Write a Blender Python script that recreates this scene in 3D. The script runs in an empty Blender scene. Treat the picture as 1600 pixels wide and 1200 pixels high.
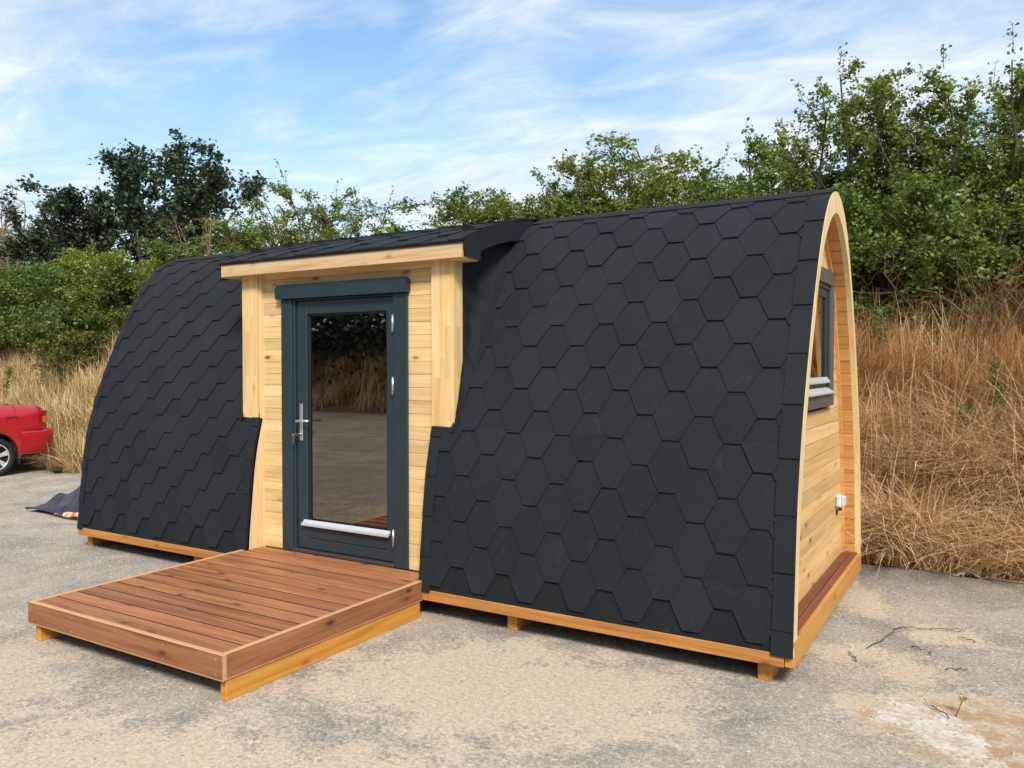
import bpy, bmesh, math, random
import numpy as np
from mathutils import Vector
rng = np.random.default_rng(7)
random.seed(7)
R = math.radians
scene = bpy.context.scene
COL = scene.collection

# ------------------------------------------------------------------ camera
cd = bpy.data.cameras.new('camera'); cam = bpy.data.objects.new('camera', cd); COL.objects.link(cam)
cd.sensor_fit = 'HORIZONTAL'; cd.sensor_width = 36.0; cd.lens = 1255.62 / 1600 * 36
cd.clip_start = 0.05; cd.clip_end = 3000
cam.location = (7.1592, -4.1932, 1.6565)
cam.rotation_euler = (math.pi / 2 - 0.0233, 0, 0.5445)
scene.camera = cam

# ------------------------------------------------------------------ sky and sun
SUN_EL, SUN_AZ = R(44), R(142)          # azimuth measured clockwise from +y
sun_dir = Vector((math.sin(SUN_AZ) * math.cos(SUN_EL), math.cos(SUN_AZ) * math.cos(SUN_EL), math.sin(SUN_EL)))
w = bpy.data.worlds.new('World'); scene.world = w; w.use_nodes = True
wt = w.node_tree; wt.nodes.clear()
def N(t, typ, **kw):
    n = t.nodes.new(typ)
    for k, v in kw.items():
        if k in ('op',): n.operation = v
        elif hasattr(n, k) and k not in n.inputs: setattr(n, k, v)
        else: n.inputs[k].default_value = v
    return n
def L_(t, a, b): t.links.new(a, b)
def ramp(t, stops, fac=None, interp='LINEAR'):
    n = t.nodes.new('ShaderNodeValToRGB'); cr = n.color_ramp; cr.interpolation = interp
    while len(cr.elements) < len(stops): cr.elements.new(0.5)
    for e, (p, c) in zip(cr.elements, stops):
        e.position = p
        e.color = (c, c, c, 1) if isinstance(c, (int, float)) else (*c, 1)
    if fac is not None: L_(t, fac, n.inputs[0])
    return n
def math_(t, op, a, b=None, clamp=False):
    n = t.nodes.new('ShaderNodeMath'); n.operation = op; n.use_clamp = clamp
    for i, v in enumerate((a, b)):
        if v is None: continue
        if isinstance(v, (int, float)): n.inputs[i].default_value = v
        else: L_(t, v, n.inputs[i])
    return n.outputs[0]
def mix(t, fac, a, b, mode='MIX'):
    n = t.nodes.new('ShaderNodeMix'); n.data_type = 'RGBA'; n.blend_type = mode
    for s, v in ((n.inputs[0], fac), (n.inputs[6], a), (n.inputs[7], b)):
        if isinstance(v, (int, float)) and s == n.inputs[0]: s.default_value = v
        elif isinstance(v, (int, float)): s.default_value = (v, v, v, 1)
        elif isinstance(v, tuple): s.default_value = (*v, 1)
        else: L_(t, v, s)
    return n.outputs[2]
sky = N(wt, 'ShaderNodeTexSky'); sky.sky_type = 'NISHITA'; sky.sun_disc = False
sky.sun_elevation = SUN_EL; sky.sun_rotation = SUN_AZ; sky.air_density = 1.0; sky.dust_density = 0.6; sky.ozone_density = 1.5
tc = N(wt, 'ShaderNodeTexCoord'); sx = N(wt, 'ShaderNodeSeparateXYZ'); L_(wt, tc.outputs['Generated'], sx.inputs[0])
zc = math_(wt, 'ADD', math_(wt, 'MAXIMUM', sx.outputs[2], 0.0), 0.10)
cx = N(wt, 'ShaderNodeCombineXYZ')
L_(wt, math_(wt, 'DIVIDE', sx.outputs[0], zc), cx.inputs[0]); L_(wt, math_(wt, 'DIVIDE', sx.outputs[1], zc), cx.inputs[1])
mp = N(wt, 'ShaderNodeMapping'); L_(wt, cx.outputs[0], mp.inputs[0])
mp.inputs['Rotation'].default_value = (0, 0, R(-20)); mp.inputs['Scale'].default_value = (0.75, 1.25, 1); mp.inputs['Location'].default_value = (3.4, 1.9, 0)
n1 = N(wt, 'ShaderNodeTexNoise', Scale=0.85, Detail=9.0, Roughness=0.56, Distortion=0.35); L_(wt, mp.outputs[0], n1.inputs['Vector'])
n2 = N(wt, 'ShaderNodeTexNoise', Scale=3.4, Detail=8.0, Roughness=0.62, Distortion=0.6); L_(wt, mp.outputs[0], n2.inputs['Vector'])
cl = math_(wt, 'ADD', math_(wt, 'MULTIPLY', n1.outputs[0], 0.72), math_(wt, 'MULTIPLY', n2.outputs[0], 0.28))
cm = ramp(wt, [(0.35, 0.06), (0.46, 0.46), (0.55, 0.82), (0.68, 1.0)], cl)
hz = ramp(wt, [(0.0, 0.80), (0.14, 0.55), (0.40, 0.05)], sx.outputs[2])
mask = math_(wt, 'MAXIMUM', cm.outputs[0], hz.outputs[0])
shade = ramp(wt, [(0.35, (3.9, 4.5, 5.2)), (0.65, (5.6, 5.85, 6.1))], n2.outputs[0])
blue = mix(wt, 1.0, sky.outputs[0], (0.90, 1.16, 1.24), 'MULTIPLY')
skyc = mix(wt, mask, blue, shade.outputs[0])
bg = N(wt, 'ShaderNodeBackground', Strength=0.11); L_(wt, skyc, bg.inputs[0])
wo = N(wt, 'ShaderNodeOutputWorld'); L_(wt, bg.outputs[0], wo.inputs[0])

sl = bpy.data.lights.new('sun', 'SUN'); sl.energy = 2.9; sl.angle = R(14); sl.color = (1.0, 0.95, 0.87)
so = bpy.data.objects.new('sun', sl); COL.objects.link(so); so.location = (8, -8, 14)
so.rotation_euler = (-sun_dir).to_track_quat('-Z', 'Y').to_euler()
vs = scene.view_settings; vs.view_transform = 'Standard'; vs.look = 'None'; vs.exposure = 0.72; vs.gamma = 1.0; vs.use_curve_mapping = False

# ------------------------------------------------------------------ helpers
def srgb(r, g, b):
    return tuple(((c / 255) / 12.92 if c / 255 <= 0.04045 else ((c / 255 + 0.055) / 1.055) ** 2.4) for c in (r, g, b))
def mat(name):
    m = bpy.data.materials.new(name); m.use_nodes = True; t = m.node_tree; t.nodes.clear()
    o = t.nodes.new('ShaderNodeOutputMaterial'); p = t.nodes.new('ShaderNodeBsdfPrincipled'); L_(t, p.outputs[0], o.inputs[0])
    return m, t, p
def bump(t, p, h, strength, dist=0.01):
    b = t.nodes.new('ShaderNodeBump'); b.inputs['Strength'].default_value = strength; b.inputs['Distance'].default_value = dist
    L_(t, h, b.inputs['Height']); L_(t, b.outputs[0], p.inputs['Normal'])
def coords(t, scale=(1, 1, 1), rot=(0, 0, 0), island=False):
    c = N(t, 'ShaderNodeTexCoord'); v = c.outputs['Object']; g = None
    if island:
        g = N(t, 'ShaderNodeNewGeometry')
        a = N(t, 'ShaderNodeVectorMath', op='MULTIPLY_ADD'); L_(t, g.outputs['Random Per Island'], a.inputs[0])
        a.inputs[1].default_value = (17.3, 9.1, 23.7); L_(t, v, a.inputs[2]); v = a.outputs[0]
    m = N(t, 'ShaderNodeMapping'); L_(t, v, m.inputs[0]); m.inputs['Scale'].default_value = scale; m.inputs['Rotation'].default_value = rot
    return m.outputs[0], (g.outputs['Random Per Island'] if g else None)
def wood(name, light, mid, dark, axis, knots=0.5, rough=0.6, blocks=False, knotcol=(0.16, 0.06, 0.02), spec=0.3, lowv=0.80):
    m, t, p = mat(name)
    ax = 'XYZ'.index(axis); sc = [14.0] * 3; sc[ax] = 0.9
    v, isl = coords(t, tuple(sc), island=True)
    n = N(t, 'ShaderNodeTexNoise', Scale=1.0, Detail=6.0, Roughness=0.6, Distortion=1.2); L_(t, v, n.inputs['Vector'])
    sc2 = [70.0] * 3; sc2[ax] = 1.6
    v2, _ = coords(t, tuple(sc2), island=True)
    f = N(t, 'ShaderNodeTexNoise', Scale=1.0, Detail=4.0, Roughness=0.6); L_(t, v2, f.inputs['Vector'])
    g = math_(t, 'ADD', math_(t, 'MULTIPLY', n.outputs[0], 0.7), math_(t, 'MULTIPLY', f.outputs[0], 0.3))
    c = ramp(t, [(0.34, dark), (0.48, mid), (0.62, light)], g).outputs[0]
    var = ramp(t, [(0.0, lowv), (0.5, 0.97), (1.0, 1.12)], isl).outputs[0]
    c = mix(t, 1.0, c, var, 'MULTIPLY')
    if blocks:
        o = {'X': (0, 0, 0), 'Z': (0, R(90), 0), 'Y': (0, 0, R(90))}[axis]
        vb, _ = coords(t, (1, 1, 1), o)
        cc = N(t, 'ShaderNodeSeparateXYZ'); L_(t, vb, cc.inputs[0]); co = N(t, 'ShaderNodeCombineXYZ')
        L_(t, cc.outputs[0], co.inputs[0]); L_(t, math_(t, 'ADD', cc.outputs[1], cc.outputs[2]), co.inputs[1])
        b = N(t, 'ShaderNodeTexBrick', Scale=1.0); b.inputs['Brick Width'].default_value = 0.34; b.inputs['Row Height'].default_value = 0.042
        b.inputs['Mortar Size'].default_value = 0.0006; b.offset = 0.37; b.squash = 1
        b.inputs['Color1'].default_value = (0.88, 0.84, 0.78, 1); b.inputs['Color2'].default_value = (1.08, 1.08, 1.06, 1); b.inputs['Mortar'].default_value = (0.78, 0.72, 0.62, 1)
        L_(t, co.outputs[0], b.inputs['Vector']); c = mix(t, 1.0, c, b.outputs[0], 'MULTIPLY')
    if knots:
        sk = [11.0] * 3; sk[ax] = 4.6
        vk, _ = coords(t, tuple(sk), island=True)
        kn = N(t, 'ShaderNodeTexVoronoi', Scale=1.0, Randomness=1.0); L_(t, vk, kn.inputs['Vector'])
        wn = N(t, 'ShaderNodeTexNoise', Scale=3.0, Detail=2.0); L_(t, vk, wn.inputs['Vector'])
        d = math_(t, 'ADD', kn.outputs['Distance'], math_(t, 'MULTIPLY', math_(t, 'SUBTRACT', wn.outputs[0], 0.5), 0.12))
        sel = N(t, 'ShaderNodeSeparateColor'); L_(t, kn.outputs['Color'], sel.inputs[0])
        on = math_(t, 'LESS_THAN', sel.outputs[0], knots)
        k = math_(t, 'MULTIPLY', ramp(t, [(0.05, 1.0), (0.12, 0.75), (0.2, 0.22), (0.36, 0.0)], d).outputs[0], on)
        c = mix(t, k, c, knotcol)
    L_(t, c, p.inputs['Base Color'])
    p.inputs['Roughness'].default_value = rough; p.inputs['Specular IOR Level'].default_value = spec
    bump(t, p, g, 0.12, 0.004)
    return m
def plain(name, col, rough=0.5, metal=0.0, noise=0.0, nscale=60.0, spec=0.5, coat=0.0, bmp=0.0):
    m, t, p = mat(name)
    v, _ = coords(t)
    n = N(t, 'ShaderNodeTexNoise', Scale=nscale, Detail=5.0, Roughness=0.65); L_(t, v, n.inputs['Vector'])
    c = mix(t, 1.0, col, ramp(t, [(0.25, 1 - noise), (0.75, 1 + noise)], n.outputs[0]).outputs[0], 'MULTIPLY')
    L_(t, c, p.inputs['Base Color'])
    p.inputs['Roughness'].default_value = rough; p.inputs['Metallic'].default_value = metal
    p.inputs['Specular IOR Level'].default_value = spec; p.inputs['Coat Weight'].default_value = coat; p.inputs['Coat Roughness'].default_value = 0.05
    if bmp: bump(t, p, n.outputs[0], bmp, 0.004)
    return m
def leafmat(name, dark, light, yellow=None, trans=0.42):
    m, t, p = mat(name); t.nodes.remove(p)
    g = N(t, 'ShaderNodeNewGeometry')
    c = N(t, 'ShaderNodeTexCoord')
    n = N(t, 'ShaderNodeTexNoise', Scale=1.3, Detail=3.0); L_(t, c.outputs['Object'], n.inputs['Vector'])
    f = math_(t, 'ADD', math_(t, 'MULTIPLY', g.outputs['Random Per Island'], 0.55), math_(t, 'MULTIPLY', math_(t, 'SUBTRACT', n.outputs[0], 0.28), 1.1), True)
    st = [(0.1, dark), (0.75, light)]
    if yellow: st.append((1.0, yellow))
    cr = ramp(t, st, f).outputs[0]
    d = N(t, 'ShaderNodeBsdfDiffuse'); tr = N(t, 'ShaderNodeBsdfTranslucent'); gl = N(t, 'ShaderNodeBsdfGlossy', Roughness=0.45)
    L_(t, cr, d.inputs[0])
    L_(t, mix(t, 1.0, cr, (1.25, 1.25, 0.6), 'MULTIPLY'), tr.inputs[0]); gl.inputs[0].default_value = (0.5, 0.55, 0.5, 1)
    a = N(t, 'ShaderNodeMixShader', Fac=trans); L_(t, d.outputs[0], a.inputs[1]); L_(t, tr.outputs[0], a.inputs[2])
    b = N(t, 'ShaderNodeMixShader', Fac=0.06); L_(t, a.outputs[0], b.inputs[1]); L_(t, gl.outputs[0], b.inputs[2])
    o = [x for x in t.nodes if x.type == 'OUTPUT_MATERIAL'][0]; L_(t, b.outputs[0], o.inputs[0])
    return m

class MB:
    """collects vertices and faces in world coordinates"""
    def __init__(s): s.v = []; s.f = []; s.smooth = []
    def add(s, vs, fs, smooth=False):
        o = len(s.v); s.v += [tuple(map(float, x)) for x in vs]; s.f += [tuple(i + o for i in f) for f in fs]; s.smooth += [smooth] * len(fs)
    def box(s, x0, x1, y0, y1, z0, z1, c=0.003):
        lo, hi = (min(x0, x1), min(y0, y1), min(z0, z1)), (max(x0, x1), max(y0, y1), max(z0, z1))
        c = min(c, *[(h - l) * 0.3 for l, h in zip(lo, hi)])
        vs = []; ix = {}
        for i in (0, 1):
            for j in (0, 1):
                for k in (0, 1):
                    P = [(lo, hi)[b][a] for a, b in enumerate((i, j, k))]; S = [1 if b == 0 else -1 for b in (i, j, k)]
                    for a in range(3):
                        q = [P[b] + (0 if b == a else S[b] * c) for b in range(3)]
                        ix[(i, j, k, a)] = len(vs); vs.append(q)
        fs = []
        for a in range(3):
            b, d = (a + 1) % 3, (a + 2) % 3
            for s_ in (0, 1):
                q = []
                for u, v in ((0, 0), (1, 0), (1, 1), (0, 1)):
                    t = [0, 0, 0]; t[a] = s_; t[b] = u; t[d] = v; q.append(ix[(*t, a)])
                fs.append(q if s_ else q[::-1])
            for u in (0, 1):
                for v in (0, 1):
                    t0 = [0, 0, 0]; t0[b] = u; t0[d] = v; t1 = list(t0); t1[a] = 1
                    q = [ix[(*t0, b)], ix[(*t1, b)], ix[(*t1, d)], ix[(*t0, d)]]
                    fs.append(q if u == v else q[::-1])
        for k, _ in list(ix.items()):
            if k[3] == 0:
                q = [ix[(*k[:3], 0)], ix[(*k[:3], 1)], ix[(*k[:3], 2)]]
                fs.append(q if (sum(k[:3]) % 2 == 1) else q[::-1])
        s.add(vs, fs)
    def prism(s, pts, vec, smooth=False):
        n = len(pts); b = [tuple(p[i] + vec[i] for i in range(3)) for p in pts]
        s.add(list(pts) + b, [tuple(range(n))[::-1], tuple(range(n, 2 * n))] + [(i, (i + 1) % n, n + (i + 1) % n, n + i) for i in range(n)], smooth)
    def cyl(s, a, b, r, n=12, r2=None):
        a, b = Vector(a), Vector(b); d = (b - a).normalized(); u = d.orthogonal().normalized(); v = d.cross(u); r2 = r if r2 is None else r2
        vs = [a + (u * math.cos(t) + v * math.sin(t)) * r for t in [2 * math.pi * i / n for i in range(n)]] + [b + (u * math.cos(t) + v * math.sin(t)) * r2 for t in [2 * math.pi * i / n for i in range(n)]]
        o = len(s.v); s.v += [tuple(x) for x in vs]
        s.f += [tuple(o + i for i in range(n))[::-1], tuple(o + n + i for i in range(n))]; s.smooth += [False, False]
        s.f += [(o + i, o + (i + 1) % n, o + n + (i + 1) % n, o + n + i) for i in range(n)]; s.smooth += [True] * n
    def lathe(s, c, axis, prof, n=28, smooth=True):
        c = Vector(c); d = Vector(axis).normalized(); u = d.orthogonal().normalized(); v = d.cross(u); o = len(s.v); m = len(prof)
        for r, h in prof:
            for i in range(n):
                t = 2 * math.pi * i / n; s.v.append(tuple(c + d * h + (u * math.cos(t) + v * math.sin(t)) * r))
        for j in range(m - 1):
            for i in range(n):
                s.f.append((o + j * n + i, o + j * n + (i + 1) % n, o + (j + 1) * n + (i + 1) % n, o + (j + 1) * n + i)); s.smooth.append(smooth)
    def grid(s, P, smooth=True):
        h, w_ = len(P), len(P[0])
        s.add([p for r in P for p in r], [(i * w_ + j, i * w_ + j + 1, (i + 1) * w_ + j + 1, (i + 1) * w_ + j) for i in range(h - 1) for j in range(w_ - 1)], smooth)
    def build(s, name, m, parent=None):
        root = parent
        while root is not None and root.parent is not None: root = root.parent
        off = Vector(root.location) if root is not None else Vector((0, 0, 0))
        me = bpy.data.meshes.new(name); me.from_pydata([(x - off.x, y - off.y, z - off.z) for x, y, z in s.v], [], s.f)
        me.polygons.foreach_set('use_smooth', s.smooth); me.materials.append(m); me.update()
        o = bpy.data.objects.new(name, me); COL.objects.link(o)
        if parent is not None: o.parent = parent
        return o
def fast_mesh(name, V, Q, m, parent=None, smooth=False):
    """V (n,3) and Q (k,4) arrays; vertices already relative to the parent's origin"""
    me = bpy.data.meshes.new(name); V = np.ascontiguousarray(V, np.float32); Q = np.ascontiguousarray(Q, np.int32); k, w_ = Q.shape
    me.vertices.add(len(V)); me.vertices.foreach_set('co', V.ravel())
    me.loops.add(k * w_); me.loops.foreach_set('vertex_index', Q.ravel())
    me.polygons.add(k); me.polygons.foreach_set('loop_start', np.arange(0, k * w_, w_, dtype=np.int32))
    me.polygons.foreach_set('use_smooth', np.full(k, smooth)); me.update(calc_edges=True); me.validate(); me.materials.append(m)
    o = bpy.data.objects.new(name, me); COL.objects.link(o)
    if parent is not None: o.parent = parent
    return o
def tag(o, label=None, cat=None, group=None, kind=None):
    if label: o['label'] = label
    if cat: o['category'] = cat
    if group: o['group'] = group
    if kind: o['kind'] = kind
    return o
def empty(name, loc, label, cat, group=None):
    o = bpy.data.objects.new(name, None); COL.objects.link(o); o.location = loc; o.empty_display_size = 0.2
    return tag(o, label, cat, group)

# ------------------------------------------------------------------ materials
pine_x = wood('pine_x', (0.76, 0.55, 0.30), (0.68, 0.46, 0.21), (0.56, 0.34, 0.13), 'X', 0.25, knotcol=(0.20, 0.07, 0.02))
pine_y = wood('pine_y', (0.78, 0.52, 0.23), (0.68, 0.41, 0.15), (0.56, 0.30, 0.09), 'Y', 0.28, knotcol=(0.20, 0.07, 0.02))
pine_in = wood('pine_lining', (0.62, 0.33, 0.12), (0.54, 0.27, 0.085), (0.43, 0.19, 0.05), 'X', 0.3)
lam_z = wood('laminated_pine', (0.74, 0.53, 0.28), (0.68, 0.46, 0.20), (0.57, 0.34, 0.12), 'Z', 0.05, blocks=True)
pale_z = wood('pale_pine', (0.74, 0.57, 0.32), (0.70, 0.51, 0.26), (0.61, 0.41, 0.17), 'Z', 0.0)
fascia_w = wood('fascia_pine', (0.68, 0.48, 0.28), (0.62, 0.41, 0.21), (0.49, 0.28, 0.11), 'X', 0.4)
oiled_x = wood('oiled_beam', (0.56, 0.26, 0.07), (0.47, 0.20, 0.05), (0.33, 0.13, 0.03), 'X', 0.2)
oiled_y = wood('oiled_board', (0.62, 0.31, 0.08), (0.55, 0.25, 0.055), (0.42, 0.17, 0.035), 'Y', 0.2)
run_y = wood('treated_runner', (0.68, 0.32, 0.06), (0.58, 0.25, 0.04), (0.42, 0.155, 0.025), 'Y', 0.1)
deck_x = wood('deck_stain', (0.43, 0.185, 0.080), (0.335, 0.128, 0.054), (0.215, 0.072, 0.030), 'X', 0.5, 0.5, knotcol=(0.075, 0.025, 0.014), lowv=0.80)
deck_y = wood('deck_stain_side', (0.40, 0.17, 0.076), (0.315, 0.122, 0.052), (0.205, 0.070, 0.030), 'Y', 0.35, 0.5, knotcol=(0.055, 0.018, 0.011))
def worn_edges(m):
    # pale tan wood where the stain has worn off the top arrises, the lower edge and the end grain
    t = m.node_tree; p = [n for n in t.nodes if n.type == 'BSDF_PRINCIPLED'][0]; src = p.inputs['Base Color'].links[0].from_socket
    c = N(t, 'ShaderNodeTexCoord'); s_ = N(t, 'ShaderNodeSeparateXYZ'); L_(t, c.outputs['Object'], s_.inputs[0])
    n = N(t, 'ShaderNodeTexNoise', Scale=22.0, Detail=5.0); L_(t, c.outputs['Object'], n.inputs['Vector'])
    zz = math_(t, 'ADD', s_.outputs[2], math_(t, 'MULTIPLY', math_(t, 'SUBTRACT', n.outputs[0], .5), .006))
    k = math_(t, 'MAXIMUM', math_(t, 'GREATER_THAN', zz, .2362), math_(t, 'MULTIPLY', math_(t, 'LESS_THAN', zz, .116), .6))
    k = math_(t, 'MAXIMUM', k, math_(t, 'GREATER_THAN', s_.outputs[0], .8725 + .5 * 0) if m.name.endswith('front') else 0.0)
    L_(t, mix(t, math_(t, 'MULTIPLY', k, .75), src, (.62, .37, .19)), p.inputs['Base Color']); return m
deck_f = worn_edges(wood('deck_stain_front', (0.36, 0.155, 0.070), (0.28, 0.11, 0.048), (0.18, 0.062, 0.027), 'X', 0.4, 0.5, knotcol=(0.075, 0.025, 0.014)))
worn_edges(deck_y)
step_w = wood('step_stain', (0.20, 0.062, 0.036), (0.155, 0.046, 0.027), (0.11, 0.032, 0.02), 'Y', 0.2, 0.45)
anth = plain('anthracite_paint', (0.017, 0.032, 0.040), 0.36, noise=0.12, nscale=18, bmp=0.03)
greyp = plain('window_trim_paint', (0.085, 0.075, 0.068), 0.5, noise=0.1)
alu = plain('aluminium', (0.62, 0.63, 0.65), 0.32, 0.85, 0.06)
white_alu = plain('white_aluminium', (0.50, 0.52, 0.54), 0.35, 0.2, 0.05)
chrome = plain('steel', (0.6, 0.59, 0.57), 0.22, 1.0, 0.05)
rubber = plain('rubber', (0.012, 0.012, 0.013), 0.8)
seal = plain('seal', (0.01, 0.012, 0.013), 0.5)
boxw = plain('grey_plastic', (0.55, 0.57, 0.58), 0.4, noise=0.05)

def shingle_mat(name, base):
    m, t, p = mat(name)
    v, isl = coords(t)
    gn = N(t, 'ShaderNodeNewGeometry')
    a = N(t, 'ShaderNodeTexNoise', Scale=190.0, Detail=3.0, Roughness=0.8); L_(t, v, a.inputs['Vector'])
    b = N(t, 'ShaderNodeTexNoise', Scale=2.2, Detail=5.0, Roughness=0.6); L_(t, v, b.inputs['Vector'])
    sp = ramp(t, [(0.30, 0.55), (0.52, 1.0), (0.72, 1.75)], a.outputs[0]).outputs[0]
    c = mix(t, 1.0, base, sp, 'MULTIPLY')
    c = mix(t, 1.0, c, ramp(t, [(0.3, 0.86), (0.7, 1.14)], b.outputs[0]).outputs[0], 'MULTIPLY')
    c = mix(t, 1.0, c, ramp(t, [(0.0, 0.88), (1.0, 1.12)], gn.outputs['Random Per Island']).outputs[0], 'MULTIPLY')
    e = N(t, 'ShaderNodeTexNoise', Scale=7.0, Detail=8.0, Roughness=0.75, Distortion=0.8); L_(t, v, e.inputs['Vector'])
    c = mix(t, ramp(t, [(0.58, 0.0), (0.74, 0.22)], e.outputs[0]).outputs[0], c, (0.075, 0.072, 0.066))
    L_(t, c, p.inputs['Base Color']); p.inputs['Roughness'].default_value = 0.85; p.inputs['Specular IOR Level'].default_value = 0.25
    bump(t, p, a.outputs[0], 0.55, 0.004)
    return m
shingle = shingle_mat('bitumen_shingle', (0.0122, 0.0152, 0.0185))
felt = shingle_mat('bitumen_felt', (0.0098, 0.0120, 0.0148))

def glass_mat(name, tint, refl):
    m, t, p = mat(name); t.nodes.remove(p)
    tr = N(t, 'ShaderNodeBsdfTransparent'); tr.inputs[0].default_value = (*tint, 1)
    gl = N(t, 'ShaderNodeBsdfGlossy', Roughness=0.012); gl.inputs[0].default_value = (0.95, 0.86, 0.74, 1)
    lw = N(t, 'ShaderNodeFresnel', IOR=1.5)
    f = math_(t, 'ADD', math_(t, 'MULTIPLY', lw.outputs[0], 0.9), refl, True)
    x = N(t, 'ShaderNodeMixShader'); L_(t, f, x.inputs[0]); L_(t, tr.outputs[0], x.inputs[1]); L_(t, gl.outputs[0], x.inputs[2])
    o = [q for q in t.nodes if q.type == 'OUTPUT_MATERIAL'][0]; L_(t, x.outputs[0], o.inputs[0])
    return m
door_glass = glass_mat('tinted_glass', (0.18, 0.15, 0.12), 0.21)
win_glass = glass_mat('window_glass', (0.25, 0.25, 0.24), 0.16)

# ------------------------------------------------------------------ ground
def ground_mat():
    m, t, p = mat('dusty_asphalt')
    c = N(t, 'ShaderNodeTexCoord'); v = c.outputs['Object']
    def noise(s, d=6.0, r=0.6, dist=0.0):
        n = N(t, 'ShaderNodeTexNoise', Scale=s, Detail=d, Roughness=r, Distortion=dist); L_(t, v, n.inputs['Vector']); return n.outputs[0]
    big, med, fine, grit = noise(0.42, 7.0, 0.62, 0.4), noise(2.3, 8.0, 0.68, 0.6), noise(38, 6.0, 0.75), noise(170, 3.0, 0.7)
    five = noise(6.5, 6.0, 0.65, 0.5)
    def blob(x, y, rx, ry, rot=0.0):
        mp_ = N(t, 'ShaderNodeMapping'); mp_.vector_type = 'TEXTURE'; L_(t, v, mp_.inputs[0])
        mp_.inputs['Location'].default_value = (x, y, 0); mp_.inputs['Rotation'].default_value = (0, 0, rot); mp_.inputs['Scale'].default_value = (rx, ry, 1)
        s_ = N(t, 'ShaderNodeSeparateXYZ'); L_(t, mp_.outputs[0], s_.inputs[0])
        d = math_(t, 'SQRT', math_(t, 'ADD', math_(t, 'POWER', s_.outputs[0], 2.0), math_(t, 'POWER', s_.outputs[1], 2.0)))
        return math_(t, 'SUBTRACT', 1.0, d)
    def edge(bl, soft=0.25, amt=1.2):
        k = math_(t, 'ADD', bl, math_(t, 'MULTIPLY', math_(t, 'SUBTRACT', med, 0.5), amt * 1.7))
        k = math_(t, 'ADD', k, math_(t, 'MULTIPLY', math_(t, 'SUBTRACT', five, 0.5), 1.5))
        k = math_(t, 'ADD', k, math_(t, 'MULTIPLY', math_(t, 'SUBTRACT', fine, 0.5), 1.3))
        return ramp(t, [(0.5 - soft, 0.0), (0.5 + soft, 1.0)], math_(t, 'ADD', k, 0.4)).outputs[0]
    # blown sand: a broad drift in front of the deck, streaks and pale patches elsewhere
    drift = math_(t, 'MAXIMUM', edge(blob(4.3, -2.35, 2.2, 0.75, 0.35)), edge(blob(5.0, -0.75, 1.15, 0.75, 0.3)))
    drift = math_(t, 'MAXIMUM', drift, math_(t, 'MULTIPLY', edge(blob(2.2, -2.4, 1.6, 0.9, 0.1)), 0.8))
    for bx in [(6.35, 1.9, 0.16, 0.5, 0.2), (6.45, 0.75, 0.3, 0.18, 0.3), (6.78, 0.62, 0.22, 0.28, 0), (6.93, 1.35, 0.3, 0.24, 0.5), (7.0, 0.05, 0.5, 0.45, 0.3), (7.3, -0.2, 0.55, 0.6, 0.3), (6.62, -.02, .12, .3, .7)]:
        drift = math_(t, 'MAXIMUM', drift, math_(t, 'MULTIPLY', edge(blob(*bx)), 0.85))
    st = ramp(t, [(0.47, 0.0), (0.62, 0.75)], math_(t, 'ADD', math_(t, 'MULTIPLY', big, 0.6), math_(t, 'MULTIPLY', med, 0.4))).outputs[0]
    sand = math_(t, 'MAXIMUM', drift, math_(t, 'MULTIPLY', st, 0.7))
    sand = math_(t, 'MULTIPLY', sand, ramp(t, [(0.30, 0.60), (0.52, 1.0)], fine).outputs[0])
    grey = ramp(t, [(0.28, (0.145, 0.127, 0.104)), (0.46, (0.28, 0.25, 0.208)), (0.60, (0.40, 0.358, 0.30)), (0.72, (0.61, 0.56, 0.48))], math_(t, 'ADD', math_(t, 'MULTIPLY', fine, 0.6), math_(t, 'MULTIPLY', grit, 0.4))).outputs[0]
    vo = N(t, 'ShaderNodeTexVoronoi', Scale=120.0, Randomness=1.0); L_(t, v, vo.inputs['Vector']); vc = N(t, 'ShaderNodeSeparateColor'); L_(t, vo.outputs['Color'], vc.inputs[0])
    agg = ramp(t, [(0.0, 0.68), (0.55, 0.99), (0.9, 1.18), (1.0, 1.65)], vc.outputs[0]).outputs[0]
    grey = mix(t, 1.0, grey, agg, 'MULTIPLY')
    grey = mix(t, 1.0, grey, ramp(t, [(0.3, 0.78), (0.7, 1.16)], med).outputs[0], 'MULTIPLY')
    sandc = ramp(t, [(0.30, (0.34, 0.265, 0.185)), (0.5, (0.51, 0.415, 0.30)), (0.70, (0.66, 0.56, 0.43))], math_(t, 'ADD', math_(t, 'MULTIPLY', fine, 0.5), math_(t, 'MULTIPLY', grit, 0.5))).outputs[0]
    sandc = mix(t, 0.40, sandc, mix(t, 1.0, sandc, agg, 'MULTIPLY'))
    col = mix(t, sand, grey, sandc)
    br = math_(t, 'MULTIPLY', edge(blob(7.12, -0.08, 0.45, 0.42, 0.3), 0.18), 0.8)
    col = mix(t, math_(t, 'MULTIPLY', br, ramp(t, [(0.42, 0.0), (0.58, 1.0)], noise(9.0)).outputs[0]), col, (0.36, 0.20, 0.095))
    ch = edge(blob(6.93, -0.10, 0.17, 0.34, 0.62), 0.12)
    ch = math_(t, 'MULTIPLY', ch, ramp(t, [(0.40, 0.15), (0.56, 0.9)], noise(14.0, 6.0, 0.7)).outputs[0])
    col = mix(t, ch, col, ramp(t, [(0.3, (0.42, 0.37, 0.30)), (0.65, (0.70, 0.66, 0.58))], fine).outputs[0])
    L_(t, col, p.inputs['Base Color']); p.inputs['Roughness'].default_value = 0.95; p.inputs['Specular IOR Level'].default_value = 0.15
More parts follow.
